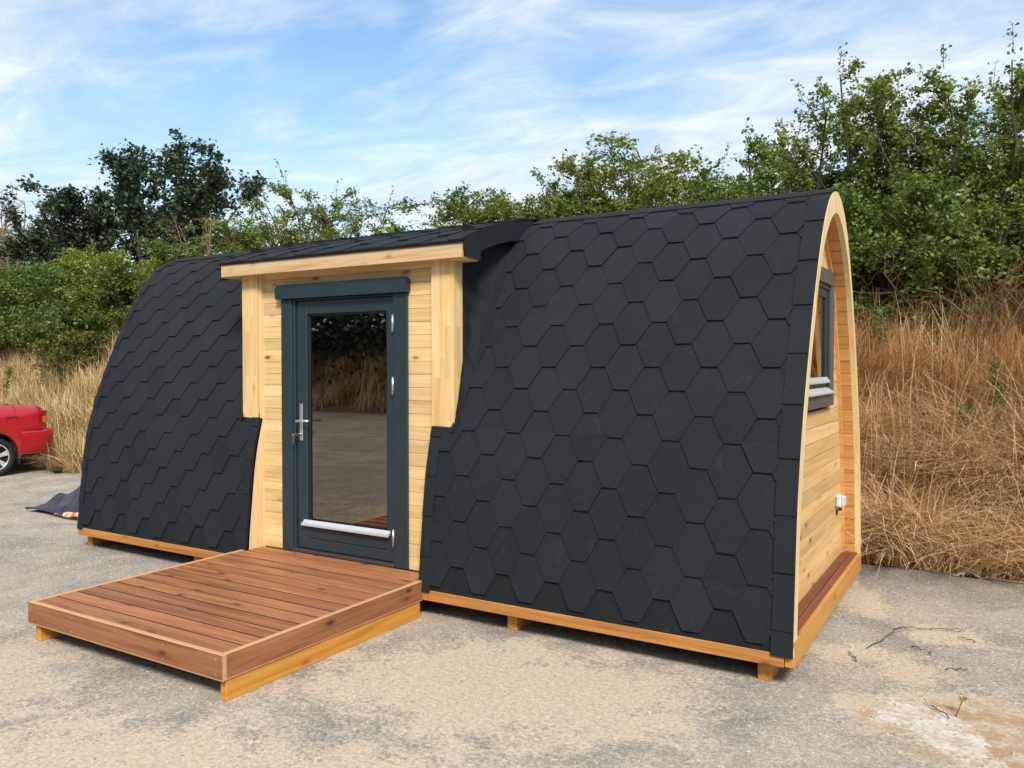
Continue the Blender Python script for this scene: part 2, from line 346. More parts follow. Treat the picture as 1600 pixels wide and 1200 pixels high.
    h = math_(t, 'ADD', math_(t, 'MULTIPLY', fine, 0.7), math_(t, 'MULTIPLY', grit, 0.3)); bump(t, p, h, 0.6, 0.012)
    return m
g = MB(); s = 600
g.add([(-s, -s, 0), (s, -s, 0), (s, s, 0), (-s, s, 0)], [(0, 1, 2, 3)])
tag(g.build('ground', ground_mat()), kind='structure')

def hash_noise(x, y):
    return (np.sin(x * 1.7 + 2.1 * np.sin(y * 0.9)) + np.sin(y * 2.3 + 1.3 * np.sin(x * 1.1 + 2)) + 0.5 * np.sin(x * 4.1 + y * 3.3)) / 2.5
def bank_z(x, y):
    e = 3.05 + 0.12 * np.sin(x * 2.1) + 0.07 * np.sin(x * 5.3 + 1)
    d = np.maximum(y - e, 0)
    z = np.where(d < 4.2, 0.60 * d, 2.52 + 0.16 * (d - 4.2)); z = np.minimum(z, 4.2)
    return z + 0.10 * hash_noise(x, y) * np.minimum(d, 1.0)
def terrain(name, xs, ys, fn, m):
    X, Y = np.meshgrid(xs, ys); Z = fn(X, Y)
    V = np.stack([X, Y, Z], -1).reshape(-1, 3); nx, ny = len(xs), len(ys)
    I = np.arange(ny * nx).reshape(ny, nx); Q = np.stack([I[:-1, :-1], I[:-1, 1:], I[1:, 1:], I[1:, :-1]], -1).reshape(-1, 4)
    return tag(fast_mesh(name, V, Q, m, smooth=True), kind='structure')
straw_soil = plain('straw_soil', (0.26, 0.165, 0.085), 0.95, noise=0.5, nscale=9, spec=0.1, bmp=0.6)
terrain('bank', np.concatenate([np.linspace(-120, -30, 20), np.arange(-29, 14, 0.25), np.linspace(15, 60, 12)]),
        np.concatenate([np.arange(2.85, 9, 0.2), np.linspace(9.5, 120, 20)]), lambda X, Y: bank_z(X, Y) - 0.02, straw_soil)
terrain('far_bank', np.linspace(-90, 40, 80), np.linspace(-60, -15, 40), lambda X, Y: np.minimum(np.maximum(-17 - Y, 0) * 0.42, 3.4) - 0.03 + 0.15 * hash_noise(X * .5, Y * .5) * (Y < -18), straw_soil)

# ------------------------------------------------------------------ pod profile
LEN, WID = 6.285, 2.33
PZ = [.17, .39, .58, .9, 1.16, 1.42, 1.69, 1.9, 2.12, 2.34, 2.52, 2.635, 2.705, 2.74]
PY = [0, .018, .038, .075, .13, .21, .315, .405, .51, .635, .765, .885, 1.01, 1.165]
class Curve:
    def __init__(s, pts, mirror=None):
        P = np.array(pts, float)
        if mirror is not None: P = np.concatenate([P, np.stack([mirror - P[-2::-1, 0], P[-2::-1, 1]], 1)])
        Q = np.concatenate([[2 * P[0] - P[1]], P, [2 * P[-1] - P[-2]]]); out = []
        for i in range(1, len(Q) - 2):
            for u in np.linspace(0, 1, 24, endpoint=False):
                a, b, c, d = Q[i - 1:i + 3]
                out.append(0.5 * ((2 * b) + (c - a) * u + (2 * a - 5 * b + 4 * c - d) * u * u + (3 * b - 3 * c + d - a) * u ** 3))
        out.append(P[-1]); s.P = np.array(out); s.S = np.concatenate([[0], np.cumsum(np.linalg.norm(np.diff(s.P, axis=0), axis=1))]); s.T = s.S[-1]
    def at(s, q): return np.array([np.interp(q, s.S, s.P[:, 0]), np.interp(q, s.S, s.P[:, 1])])
    def off(s, q, o):
        d = s.at(min(q + .01, s.T)) - s.at(max(q - .01, 0)); d /= np.linalg.norm(d); p = s.at(q); return p + np.array([-d[1], d[0]]) * o
    def s_at_z(s, z):
        h = len(s.P) // 2 if s.P[-1, 1] < 1 else len(s.P); return float(np.interp(z, s.P[:h, 1], s.S[:h]))
    def y_at_z(s, z): return float(s.at(s.s_at_z(z))[0])
ROOF = Curve(list(zip(PY, PZ)), WID)
STOP = ROOF.T / 2
IZ = [.175, .25, .57, .9, 1.15, 1.42, 1.7, 1.9, 2.13, 2.34, 2.47, 2.56, 2.605]
IY = [.07, .08, .11, .155, .21, .295, .395, .485, .59, .73, .86, 1.0, 1.165]
INNER = Curve(list(zip(IY, IZ)), WID)
DORM = Curve([(.045, 2.452), (.154, 2.505), (.267, 2.55), (.507, 2.625), (.765, 2.69), (1.0, 2.733), (1.165, 2.750), (1.32, 2.728)])

pod = empty('camping_pod', (LEN / 2, WID / 2, 0), 'arched black shingled camping pod with pale pine ends and a glazed door', 'camping pod')

def hexw(t): return np.interp(t, [0, .1463, .2926], [.0475, .125, .0475])
def tabs(mb, cv, rows, phase, rect, s_base, lift=0.014):
    x0, x1, s0, s1 = rect
    for k in rows:
        sb = s_base + .1463 * k; ph = phase + (.1725 if k % 2 else 0)
        for j in range(int((x0 - ph) / .345) - 2, int((x1 - ph) / .345) + 3):
            c = ph + j * .345 + random.uniform(-.003, .003)
            lf = lift + random.uniform(-.0015, .0025); tw = random.uniform(-.0015, .0015)
            lv = [q for q in np.linspace(0, .2926, 9)]
            lv = sorted(set([min(max(q + sb, s0), s1) for q in lv])); rowsp = []
            for q in lv:
                h = hexw(q - sb); a, b = max(c - h, x0), min(c + h, x1)
                if b - a < 1e-4: continue
                o = lf - (lf - .003) * (q - sb) / .2926
                rowsp.append((a, b, q, o))
            if len(rowsp) < 2: continue
            up, lo = [], []
            for a, b, q, o in rowsp:
                pa, pb, pd = cv.off(q, o - tw), cv.off(q, o + tw), cv.off(q, -.001)
                up.append(((a, *pa), (b, *pb))); lo.append(((a, *pd), (b, *pd)))
            vs = [p for r in up for p in r] + [p for r in lo for p in r]; n = len(up); m_ = 2 * n
            fs = [(2 * i, 2 * i + 1, 2 * i + 3, 2 * i + 2) for i in range(n - 1)]
            fs += [(m_ + 2 * i, 2 * i, 2 * i + 2, m_ + 2 * i + 2) for i in range(n - 1)] + [(2 * i + 1, m_ + 2 * i + 1, m_ + 2 * i + 3, 2 * i + 3) for i in range(n - 1)]
            fs.append((m_, m_ + 1, 1, 0)); mb.add(vs, fs)
def strip(mb, cv, x0, x1, s0, s1, step, lift=.018, drop=.008, ph=0.0):
    q = s0 - ph
    while q < s1 - .01:
        a, b = max(q, s0), min(q + step + .02, s1); n = 7; up, lo = [], []
        l = lift + random.uniform(-.001, .002); dx = random.uniform(-.002, .002)
        for t in np.linspace(a, b, n):
            o = l - drop * (t - q) / step
            p = cv.off(t, o); d = cv.off(t, -.001); up.append(((x0 + dx, *p), (x1, *p))); lo.append(((x0 + dx, *d), (x1, *d)))
        vs = [p for r in up for p in r] + [p for r in lo for p in r]; m_ = 2 * n
        fs = [(2 * i, 2 * i + 1, 2 * i + 3, 2 * i + 2) for i in range(n - 1)]
        fs += [(m_ + 2 * i, 2 * i, 2 * i + 2, m_ + 2 * i + 2) for i in range(n - 1)] + [(2 * i + 1, m_ + 2 * i + 1, m_ + 2 * i + 3, 2 * i + 3) for i in range(n - 1)]
        fs += [(m_, m_ + 1, 1, 0), (m_ + 2 * n - 2, 2 * n - 2, 2 * n - 1, m_ + 2 * n - 1)]
        mb.add(vs, fs); q += step
XL, XR = 2.235, 3.905               # opening in the front shell
PXL, PXR = 2.04, 4.085              # outer faces of the corner posts
SC = ROOF.s_at_z(1.245)
# bare felt shell underneath
sh = MB()
def shell(x0, x1, s0, s1, o=0.0):
    ss = np.linspace(s0, s1, max(3, int((s1 - s0) / .06)))
    sh.grid([[(x, *ROOF.off(q, o)) for x in np.linspace(x0, x1, max(2, int((x1 - x0) / .5)))] for q in ss])
shell(0, XL, 0, SC); shell(XR, LEN, 0, SC); shell(0, PXL + .1, SC, STOP * 2); shell(PXR - .1, LEN, SC, STOP * 2); shell(PXL + .1, PXR - .1, ROOF.s_at_z(2.3), STOP * 2)
sh.build('roof_felt', felt, pod)
# front lower edge and cut edges of the shell (thickness)
for xc, xe in ((XL, 0), (XR, LEN)):
    ed = MB(); ed.grid([[(xc, *ROOF.off(q, .012)), (xc, *ROOF.off(q, -.02))] for q in np.linspace(0, SC, 20)])
    ed.grid([[(x, *ROOF.off(0, .004)), (x, *ROOF.off(0, -.03))] for x in (xe, xc)]); ed.build('felt_edge', felt, pod)
rows = range(0, 19); SB = .048
PHR = 4.03; PHL = .468
SCAP = ROOF.s_at_z(2.675)
rs = MB(); tabs(rs, ROOF, rows, PHR, (XR + .07, LEN - .10, .0, SC), SB)
tabs(rs, ROOF, rows, PHR, (PXR + .012, LEN - .10, SC, SCAP + .05), SB)
rs.build('roof_shingles', shingle, pod); rs = MB()
tabs(rs, ROOF, rows, PHL, (.06, XL - .07, .0, SC), SB)
tabs(rs, ROOF, rows, PHL, (.06, PXL - .012, SC, SCAP + .05), SB)
rs.build('roof_shingles', shingle, pod)
for a_ in ((LEN - .108, LEN - .001, .0, STOP * 2, .292, .018, .008, .16), (.001, .07, .0, STOP * 2, .292, .018, .008, .05), (XR + .001, XR + .088, .0, SC, .262, .017, .006, .03), (XL - .085, XL - .001, .0, SC, .262, .017, .006, .03)):
    es = MB(); strip(es, ROOF, *a_); es.build('edge_strip', shingle, pod)
for x0, x1 in ((PXR + .14, LEN - .11), (.08, PXL - .14)):
    rc = MB(); n = max(1, int((x1 - x0) / 1.0)); wd = (x1 - x0) / n
    for i in range(n):
        strip(rc, ROOF, x0 + i * wd, x0 + (i + 1) * wd - .0015, SCAP, STOP + .28, STOP + .28 - SCAP, .016 + .002 * (i % 2), .0)
    rc.build('ridge_cap', felt, pod)

# ------------------------------------------------------------------ pod: right (visible) end, left end
ar = MB()
def arch(xa, xb, so=.006):
    n = 90; f = []
    for i in range(n):
        u = i / (n - 1); o = ROOF.off(u * ROOF.T, -.004); q = INNER.at(u * INNER.T); f.append((o, q))
    ar.grid([[(xa, *o), (xb, *o), (xb, *q), (xa, *q)] for o, q in f], False)
arch(LEN - .03, LEN + .003)
ar.build('end_arch', pale_z, pod)
ar = MB(); arch(.03, -.003); ar.build('end_arch', pale_z, pod)
WX = 6.165                                    # plane of the end wall
def inner_cut(z):                             # y of the inner arch at height z (front side)
    return INNER.y_at_z(min(z, 2.60))
ew = MB(); z = .235; bh = .0935; HY0, HY1, HZ0, HZ1 = .72, 1.61, 1.43, 2.235
def wall_piece(za, zb_, x0, x1):
    zs = np.linspace(za, zb_, 6); F = [(x0, inner_cut(q) + .002, q) for q in zs]; B = [(x0, WID - inner_cut(q) - .002, q) for q in zs[::-1]]
    if zb_ > HZ0 and za < HZ1:
        ew.prism(F + [(x0, HY0, zb_), (x0, HY0, za)], (x1 - x0, 0, 0)); ew.prism([(x0, HY1, za), (x0, HY1, zb_)] + B, (x1 - x0, 0, 0))
    else: ew.prism(F + B, (x1 - x0, 0, 0))
while z < 2.58:
    z1 = min(z + bh - .004, 2.6); wall_piece(z, z1, WX - .03, WX)
    if z + bh < 2.58: wall_piece(z1 - .004, z1 + .008, WX - .029, WX - .009)
    z += bh
ew.build('end_wall', wood('end_pine', (0.72, 0.49, 0.24), (0.65, 0.41, 0.175), (0.55, 0.32, 0.115), 'Y', 0.2, blocks=False), pod)
# lining boards inside the overhang and behind the end wall
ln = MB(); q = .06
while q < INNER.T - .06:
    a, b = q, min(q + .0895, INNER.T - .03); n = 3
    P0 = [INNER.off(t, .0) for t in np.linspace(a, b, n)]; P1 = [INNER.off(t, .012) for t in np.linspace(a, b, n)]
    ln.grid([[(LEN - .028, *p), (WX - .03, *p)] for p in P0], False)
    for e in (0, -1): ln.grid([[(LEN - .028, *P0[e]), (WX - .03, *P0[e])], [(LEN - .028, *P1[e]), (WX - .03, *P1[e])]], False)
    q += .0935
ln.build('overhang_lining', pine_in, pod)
lb = MB(); lb.grid([[(LEN - .03, *INNER.off(t, .013)), (WX - .03, *INNER.off(t, .013))] for t in np.linspace(0, INNER.T, 60)]); lb.build('lining_backing', seal, pod)
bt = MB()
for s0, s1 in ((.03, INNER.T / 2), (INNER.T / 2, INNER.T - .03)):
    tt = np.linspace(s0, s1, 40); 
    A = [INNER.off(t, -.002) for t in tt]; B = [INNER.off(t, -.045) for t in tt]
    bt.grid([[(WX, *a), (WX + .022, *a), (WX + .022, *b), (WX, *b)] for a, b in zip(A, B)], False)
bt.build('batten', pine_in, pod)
# left end wall (closes the shell) and interior floor
lw_ = MB(); z = .235
while z < 2.58:
    zs = np.linspace(z, min(z + .0895, 2.6), 5)
    pts = [(.12, inner_cut(q) + .002, q) for q in zs] + [(.12, WID - inner_cut(q) - .002, q) for q in zs[::-1]]
    lw_.prism(pts, (.03, 0, 0)); z += .0935
lw_.build('end_wall', pine_y, pod)
fl = MB(); fl.box(.13, WX - .05, .22, WID - .08, .19, .232); fl.build('floor', pine_x, pod)

# end window
WY0, WY1, WZ0, WZ1 = .67, 1.66, 1.385, 2.285
win = MB(); T = .095; fx = WX + .002
for a in ((WY0, WY1, WZ1 - T, WZ1), (WY0, WY1, WZ0, WZ0 + T * .9)): win.box(fx, fx + .028, *a)
for y0, y1 in ((WY0, WY0 + T), (WY1 - T, WY1)): win.box(fx, fx + .026, y0, y1, WZ0 + T * .9, WZ1 - T)
window = win.build('window', greyp, pod)
fr = MB(); i0 = .02
def ringbox(mb, x0, x1, y0, y1, z0, z1, t, tb=None):
    tb = tb or t
    mb.box(x0, x1, y0, y1, z1 - t, z1); mb.box(x0, x1, y0, y1, z0, z0 + tb)
    mb.box(x0, x1, y0, y0 + t, z0 + tb, z1 - t); mb.box(x0, x1, y1 - t, y1, z0 + tb, z1 - t)
ringbox(fr, fx - .012, fx + .014, WY0 + T, WY1 - T, WZ0 + T * .9, WZ1 - T, .03)
ringbox(fr, fx - .02, fx + .004, WY0 + T + .03, WY1 - T - .03, WZ0 + T * .9 + .03, WZ1 - T - .03, .055)
fr.build('frame', anth, window)
pn = MB(); pn.box(fx - .014, fx - .008, WY0 + .17, WY1 - .17, WZ0 + .16, WZ1 - .17, .001); pn.build('pane', win_glass, window)
sl_ = MB()
for k, (zz, xo) in enumerate(((WZ0 + .09, .045), (WZ0 + .16, .022))):
    sl_.prism([(fx + .004, WY0 + T + .01, zz), (fx + xo, WY0 + T + .01, zz - .006), (fx + xo, WY0 + T + .01, zz + .004), (fx + .004, WY0 + T + .01, zz + .034)], (0, WY1 - WY0 - 2 * T - .02, 0))
sl_.build('drip_sill', white_alu, window)
# socket
sb = MB(); sb.box(WX + .001, WX + .042, 1.925, 2.005, .635, .725, .012); sb.box(WX + .042, WX + .060, 1.93, 2.0, .643, .717, .01)
sk = sb.build('power_inlet', boxw, pod)
cp = MB(); cp.cyl((WX + .045, 2.004, .68), (WX + .045, 2.022, .68), .02); cp.box(WX + .0605, WX + .066, 1.93, 1.99, .652, .715, .004); cp.build('flap', boxw, sk)
gl_ = MB(); gl_.cyl((WX + .03, 1.96, .63), (WX + .03, 1.96, .612), .012); gl_.cyl((WX + .012, 1.96, .614), (WX + .006, 1.96, .58), .005); gl_.build('cable_gland', rubber, sk)
# step and boards at the end
st_ = MB(); st_.box(WX + .003, WX + .062, .09, WID - .09, .225, .2592); st_.box(WX + .066, LEN - .012, .085, WID - .085, .2515, .2600); st_.build('end_step', step_w, pod)
eb = MB(); eb.box(LEN - .043, LEN + .0065, .008, WID - .01, .1145, .2505, .003); eb.build('end_board', oiled_y, pod)
eb = MB(); eb.box(-.006, .04, .008, WID - .01, .1145, .258, .003); eb.build('end_board', oiled_y, pod)
fb = MB(); fb.box(-.004, LEN - .045, -.004, .045, .1137, .182, .003); fb.build('base_beam', oiled_x, pod)
fb = MB(); fb.box(.042, LEN - .045, WID - .045, WID, .1137, .182); fb.build('base_beam', oiled_x, pod)
for x in (.05, 1.55, 3.05, 4.575, 6.125):
    j = MB(); j.box(x - .035, x + .035, .075, WID - .08, 0, .1135); j.build('joist', oiled_y, pod)
sf = MB(); sf.box(.045, LEN - .048, .05, WID - .05, .115, .17); sf.build('subfloor', plain('subfloor', (.10, .07, .04), .9, noise=.2), pod)

# ------------------------------------------------------------------ pod: dormer front with the door
YW = .19
fw = MB(); z = .236; DX0, DX1, DZ1 = 2.50, 3.60, 2.20
while z < 2.39:
    z1 = min(z + .0890, 2.40)
    for x0, x1 in (((XL - .02, DX0), (DX1, XR - .005)) if z < DZ1 - .03 else ((XL - .02, XR + .0),)):
        fw.box(x0, x1, YW, YW + .03, z, z1, .0025)
    z += .0905
fw.build('front_wall', pine_x, pod)
bk = MB()
for x0, x1, z0, z1 in ((XL - .02, DX0 + .02, .23, 2.42), (DX1 - .02, XR, .23, 2.42), (DX0, DX1, DZ1 - .02, 2.42)): bk.box(x0, x1, YW + .031, YW + .05, z0, z1)
bk.build('wall_backing', seal, pod)
# jambs: the pale boards between shell cut edge and wall
for xc, sg in ((XL, -1), (XR, 1)):
    j = MB(); zs = np.linspace(.185, 1.24, 16)
    pts = [(xc, ROOF.y_at_z(q) + .006, q) for q in zs] + [(xc, .16, 1.245), (xc, .16, 2.37), (xc, YW + .02, 2.37), (xc, YW + .02, .185)]
    j.prism(pts, (sg * .02, 0, 0)); j.build('jamb', pale_z, pod)
for xo, xi in ((PXL, 2.212), (PXR, 3.90)):
    pp = MB(); pts = [(xo, .145, 1.24), (xo, .15, 1.24), (xo, .245, 1.69), (xo, .245, 2.372), (xo, .145, 2.372)]
    pp.prism(pts, (xi - xo, 0, 0)); pp.build('corner_post', lam_z, pod)
fa = MB(); fa.box(1.90, 4.205, .058, .09, 2.348, 2.452, .003); fa.build('fascia', fascia_w, pod)
sf = MB(); sf.box(1.905, 4.20, .0915, .262, 2.3735, 2.40); sf.box(PXR + .004, 4.203, .092, .262, 2.344, 2.3725); sf.box(1.902, PXL - .004, .092, .262, 2.344, 2.3725); sf.build('soffit', pine_x, pod)
lampm = plain('lamp_lens', (.75, .75, .70), .3)
for x in (2.40, 3.02, 3.74):
    d = MB(); d.lathe((x, .128, 2.3735), (0, 0, -1), [(.034, 0), (.034, .005), (.027, .007), (.025, .004)]); sp = d.build('spotlight', chrome, pod)
    d = MB(); d.lathe((x, .128, 2.3735), (0, 0, -1), [(.025, .0035), (.0, .0036)]); d.build('lens', lampm, sp)
# felt cheeks flaring from the posts into the roof
for xo, sg in ((PXR, 1), (PXL, -1)):
    ck = MB(); P = []
    for z in np.linspace(1.22, 2.60, 60):
        yr = ROOF.y_at_z(z); y0 = max(min(np.interp(z, [1.24, 1.69], [.152, .24]), yr), .14); row = []
        for t in np.linspace(0, 1, 26):
            fl_ = .105 * min(1, max(0, (z - 1.3) / .5)) + .02
            y = y0 + (yr - y0) * min(1, t * 1.25) * (1 if t < .8 else 1) 
            x = xo + sg * (.004 + fl_ * (max(0, t - .45) / .55) ** 1.6)
            wv = .020 * math.sin(z * 17 + 5 * t) * math.sin(math.pi * t) + .017 * math.sin(z * 41 + 9 * t + 1) * math.sin(math.pi * t) ** 2
            yy_ = y - .014 * math.sin(math.pi * min(1, t * 1.1)) * 0 - (.016 if t > .8 else .016 * t / .8) - abs(wv) * .6
            row.append((x + sg * wv * .6, yy_, z))
        P.append(row)
    ck.grid(P); ck.build('felt_cheek', felt, pod)
# dormer roof
dr = MB()
dr.grid([[(x, *DORM.off(q, -.012)) for x in (1.885, 4.212)] for q in np.linspace(0, DORM.T, 30)]); dr.grid([[(x, *DORM.off(q, 0)) for x in (1.885, 4.212)] for q in np.linspace(0, DORM.T, 30)])
dr.grid([[(1.885, *DORM.off(0, 0)), (4.212, *DORM.off(0, 0))], [(1.885, *DORM.off(0, -.012)), (4.212, *DORM.off(0, -.012))]], False)
tabs(dr, DORM, range(-1, 8), 2.1, (1.886, 4.21, .0, DORM.T - .02), -.02)
droof = dr.build('dormer_roof', shingle, pod)
for xo, sg in ((4.205, 1), (1.895, -1)):
    fp = MB(); low_y = [.074, .13, .2, .262, .268, .33, .40, .5, .6, .76, .93, 1.1]; low_z = [2.36, 2.357, 2.352, 2.348, 2.412, 2.437, 2.46, 2.492, 2.517, 2.546, 2.57, 2.60]
    P = []
    for y, zl in zip(low_y, low_z):
        q = float(np.interp(y, DORM.P[:, 0], DORM.S)); zt = DORM.at(q)[1] + (.006 if y < .7 else -.006 if y < 1 else -.03); rowp = []
        for t in np.linspace(0, 1, 6):
            wv = .006 * math.sin(y * 40 + t * 2) * (1 - t) if y < .5 else .002 * math.sin(y * 15)
            rowp.append((xo + sg * (.008 + .010 * (1 - t) * (y < .3) + wv), y, zl + (zt - zl) * t))
        P.append(rowp)
    fp.grid(P); fp.grid([[(x - sg * .007, y, z) for x, y, z in r] for r in P]); 
    fp.grid([[r[0], (r[0][0] - sg * .25, r[0][1], r[0][2] + .02)] for r in P[4:]])
    fp.build('roof_flap', felt, droof)

# door
df = MB()
TY = .168
df.box(2.445, 2.560, TY, YW + .0, .238, 2.158, .004); df.box(3.555, 3.672, TY, YW, .238, 2.158, .004)
hd = [(2.413, TY - .03, 2.16), (3.688, TY - .03, 2.16), (3.688, TY - .03, 2.245), (3.664, TY - .03, 2.265), (2.438, TY - .03, 2.265), (2.413, TY - .03, 2.245)]
df.prism(hd[::-1], (0, .05, 0))
df.box(2.5605, 2.585, YW - .012, YW + .045, .245, 2.157); df.box(3.535, 3.5545, YW - .012, YW + .045, .245, 2.157); df.box(2.585, 3.535, YW - .012, YW + .045, 2.145, 2.157)
dframe = df.build('door_frame', anth, pod)
th = MB(); th.box(2.562, 3.553, YW - .03, YW + .04, .2385, .262, .003); th.build('threshold', plain('dark_alu', (.09, .085, .085), .4, .6), dframe)
dl = MB(); LY = YW + .004
dl.box(2.588, 2.692, LY, LY + .05, .268, 2.142, .005); dl.box(3.470, 3.532, LY, LY + .05, .268, 2.142, .005)
dl.box(2.692, 3.470, LY, LY + .05, 2.040, 2.142, .005); dl.box(2.692, 3.470, LY, LY + .05, .268, .345, .004); dl.box(2.692, 3.470, LY + .002, LY + .05, .348, .452, .004)
door = dl.build('door', anth, pod)
b = MB(); ringbox(b, 0, 0, 0, 0, 0, 0, 0) if False else None
for a in ((2.693, 2.707, .453, 2.039), (3.455, 3.469, .453, 2.039), (2.708, 3.454, .453, .463), (2.708, 3.454, 2.029, 2.039)): b.box(a[0], a[1], LY + .015, LY + .045, a[2], a[3], .002)
b.build('glazing_bead', seal, door)
b = MB(); b.box(2.700, 3.462, LY + .028, LY + .036, .457, 2.035, .001); b.build('glass', door_glass, door)
b = MB(); b.prism([(2.655, LY - .001, .487), (2.655, LY - .001, .462), (2.655, LY - .030, .444), (2.655, LY - .034, .447), (2.655, LY - .034, .462), (2.655, LY - .012, .470)], (.845, 0, 0)); b.build('drip_sill', white_alu, door)
b = MB(); hx, hz_ = 2.637, 1.235
b.box(hx - .016, hx + .016, LY - .009, LY - .001, 1.085, 1.365, .004); hp = b.build('handle', alu, door)
b = MB(); b.cyl((hx, LY - .009, hz_), (hx, LY - .052, hz_), .010); b.cyl((hx - .008, LY - .050, hz_), (hx + .115, LY - .046, hz_ + .004), .0095, 12, .008); b.build('lever', alu, hp)
b = MB(); b.cyl((hx, LY - .009, 1.135), (hx, LY - .022, 1.135), .009); b.box(hx - .003, hx + .003, LY - .05, LY - .022, 1.128, 1.142, .001); b.cyl((hx - .0015, LY - .062, 1.135), (hx + .0015, LY - .062, 1.135), .014)
b.box(hx - .028, hx - .024, LY - .066, LY - .05, 1.065, 1.125, .001); b.cyl((hx - .029, LY - .058, 1.128), (hx - .023, LY - .058, 1.128), .013); b.build('key', chrome, hp)
for z0 in (1.885, 1.45, .38):
    b = MB(); b.cyl((3.545, YW - .02, z0), (3.545, YW - .02, z0 + .125), .0085); b.box(3.537, 3.552, YW - .0215, YW - .0125, z0 + .01, z0 + .115, .001); b.build('hinge', alu, door)

# ------------------------------------------------------------------ deck
DL, DR_, DF, DZ = 2.187, 3.933, -1.598, .2385
deck = empty('wooden_deck', ((DL + DR_) / 2, DF / 2, 0), 'low reddish-brown stained timber deck in front of the glass door', 'deck')
db = MB(); n = 12; pitch = (0.0 - (DF + .03)) / n
for i in range(n):
    y0 = DF + .03 + i * pitch
    for k in range(1): db.box(DL + .031, DR_ - .031, y0 + .007, y0 + pitch - .007, DZ - .028, DZ - random.uniform(.0015, .004), .003)
db.build('deck_boards', deck_x, deck)
db = MB()  # dark strips laid in the gaps to draw the board seams
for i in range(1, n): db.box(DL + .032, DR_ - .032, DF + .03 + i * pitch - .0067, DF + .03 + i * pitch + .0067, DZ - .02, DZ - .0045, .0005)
db.build('board_seams', plain('seam_dark', (.035, .017, .011), .9, noise=.4, nscale=30), deck)
b = MB(); b.box(DL - .0, DR_ + .0, DF, DF + .029, .1063, DZ + .002, .003); b.build('front_board', deck_f, deck)
for x0, x1 in ((DL, DL + .03), (DR_ - .03, DR_)):
    b = MB(); b.box(x0, x1, DF + .0295, -.004, .1063, DZ + .001, .003); b.build('side_board', deck_y, deck)
b = MB(); b.box(XL + .003, XR - .024, .004, YW - .032, DZ - .03, DZ - .0005, .003); b.build('threshold_board', deck_x, deck)
for x0, x1 in ((DL + .03, DL + .075), (DR_ - .052, DR_ - .006)):
    b = MB(); b.box(x0, x1, DF + .03, -.02, 0, .1055, .003); b.build('runner', run_y, deck)
b = MB()
for x in np.linspace(DL + .3, DR_ - .3, 3): b.box(x - .02, x + .02, DF + .05, -.03, .09, DZ - .03)
b.build('bearer', run_y, deck)
def screw(p, q): m_ = MB(); m_.cyl(p, q, .0035, 8); m_.build('screw_head', chrome, deck)
for z in (.2, .14):
    for y in (DF + .012, -.04, -.8): screw((DR_ - .001, y, z), (DR_ + .0015, y, z))
for x in np.linspace(DL + .05, DR_ - .05, 5):
    for z in (.21, .135): screw((x, DF + .001, z), (x, DF - .0015, z))

# ------------------------------------------------------------------ parked car
CX, CY = -5.50, 1.99
car = empty('parked_car', (CX - .84, CY - 1.3, 0), 'red saloon car parked with its tail against the dry grass', 'car')
def car_red():
    m, t, p = mat('red_car_paint'); p.inputs['Base Color'].default_value = (.50, .006, .018, 1); p.inputs['Roughness'].default_value = .32; p.inputs['Coat Weight'].default_value = .8; p.inputs['Coat Roughness'].default_value = .06
    v, _ = coords(t); nn = N(t, 'ShaderNodeTexNoise', Scale=3.0, Detail=6.0); L_(t, v, nn.inputs['Vector'])
    L_(t, mix(t, ramp(t, [(.45, 0.0), (.8, .25)], nn.outputs[0]).outputs[0], (.40, .005, .014), (.33, .02, .02)), p.inputs['Base Color'])
    return m
red = car_red()
dark = plain('car_black', (.012, .012, .013), .6); cglass = plain('car_glass', (.02, .025, .028), .06, spec=.8)
ST = [-3.45, -3.40, -3.25, -3.1, -3.0, -2.9, -2.75, -2.6, -2.45, -2.3, -2.25, -2.2, -2.0, -1.8, -1.6, -1.4, -1.0, -.6, -.4, -.36, -.32, -.26, -.2, -.14, -.08, 0, .08, .14, .2, .26, .32, .36, .4, .5, .6, .7, .77, .80]
def carz(a):
    belt = np.interp(a, [-3.45, -3.2, -2.2, -1.0, .2, .6, .80], [.66, .78, .93, .96, .99, .98, .93])
    top = np.interp(a, [-3.45, -3.2, -2.25, -2.0, -1.5, -1.2, -.7, -.35, .14, .22, .6, .74, .80], [.70, .83, .97, 1.10, 1.33, 1.40, 1.41, 1.36, 1.07, 1.045, 1.03, 1.01, .95])
    zb = .24
    for aw in (0, -2.6):
        if abs(a - aw) < .35: zb = max(zb, .29 + math.sqrt(.35 ** 2 - (a - aw) ** 2))
    if a > .36: zb = max(zb, .30)
    inset = np.interp(a, [-3.45, -3.3, -3.0, .55, .72, .80], [.22, .08, 0, 0, .03, .10])
    return zb, belt, max(top, belt + .02), inset
def section(a):
    zb, belt, top, ins = carz(a); cab = min(1, max(0, (top - belt - .04) / .25)); tum = .03 + .20 * cab; mid = max(.55, zb + .02)
    h = [(.05, zb), (.015, max(.36, zb + .01)), (0, mid + .02), (.01, belt - .14 if belt - .14 > mid + .03 else mid + .04), (.03, belt - .03), (.06, belt), (.06 + tum, max(top - .06 * cab, belt + .005)), (.06 + tum + .10, top), (.50, top + .015), (.84, top + .02)]
    out = [(CX - x - ins, CY + a, z) for x, z in h]
    return out + [(2 * (CX - .84) - x, y, z) for x, y, z in out[-2::-1]]
cb = MB(); S_ = [section(a) for a in ST]; cb.grid(S_)
cb.add(S_[-1], [tuple(range(len(S_[-1])))[::-1]]); cb.add(S_[0], [tuple(range(len(S_[0])))])
cb.build('body', red, car)
ub = MB(); ub.box(CX - 1.60, CX - .08, CY - 3.3, CY + .74, .26, .5); 
ub.build('underbody', dark, car)
wi = MB()
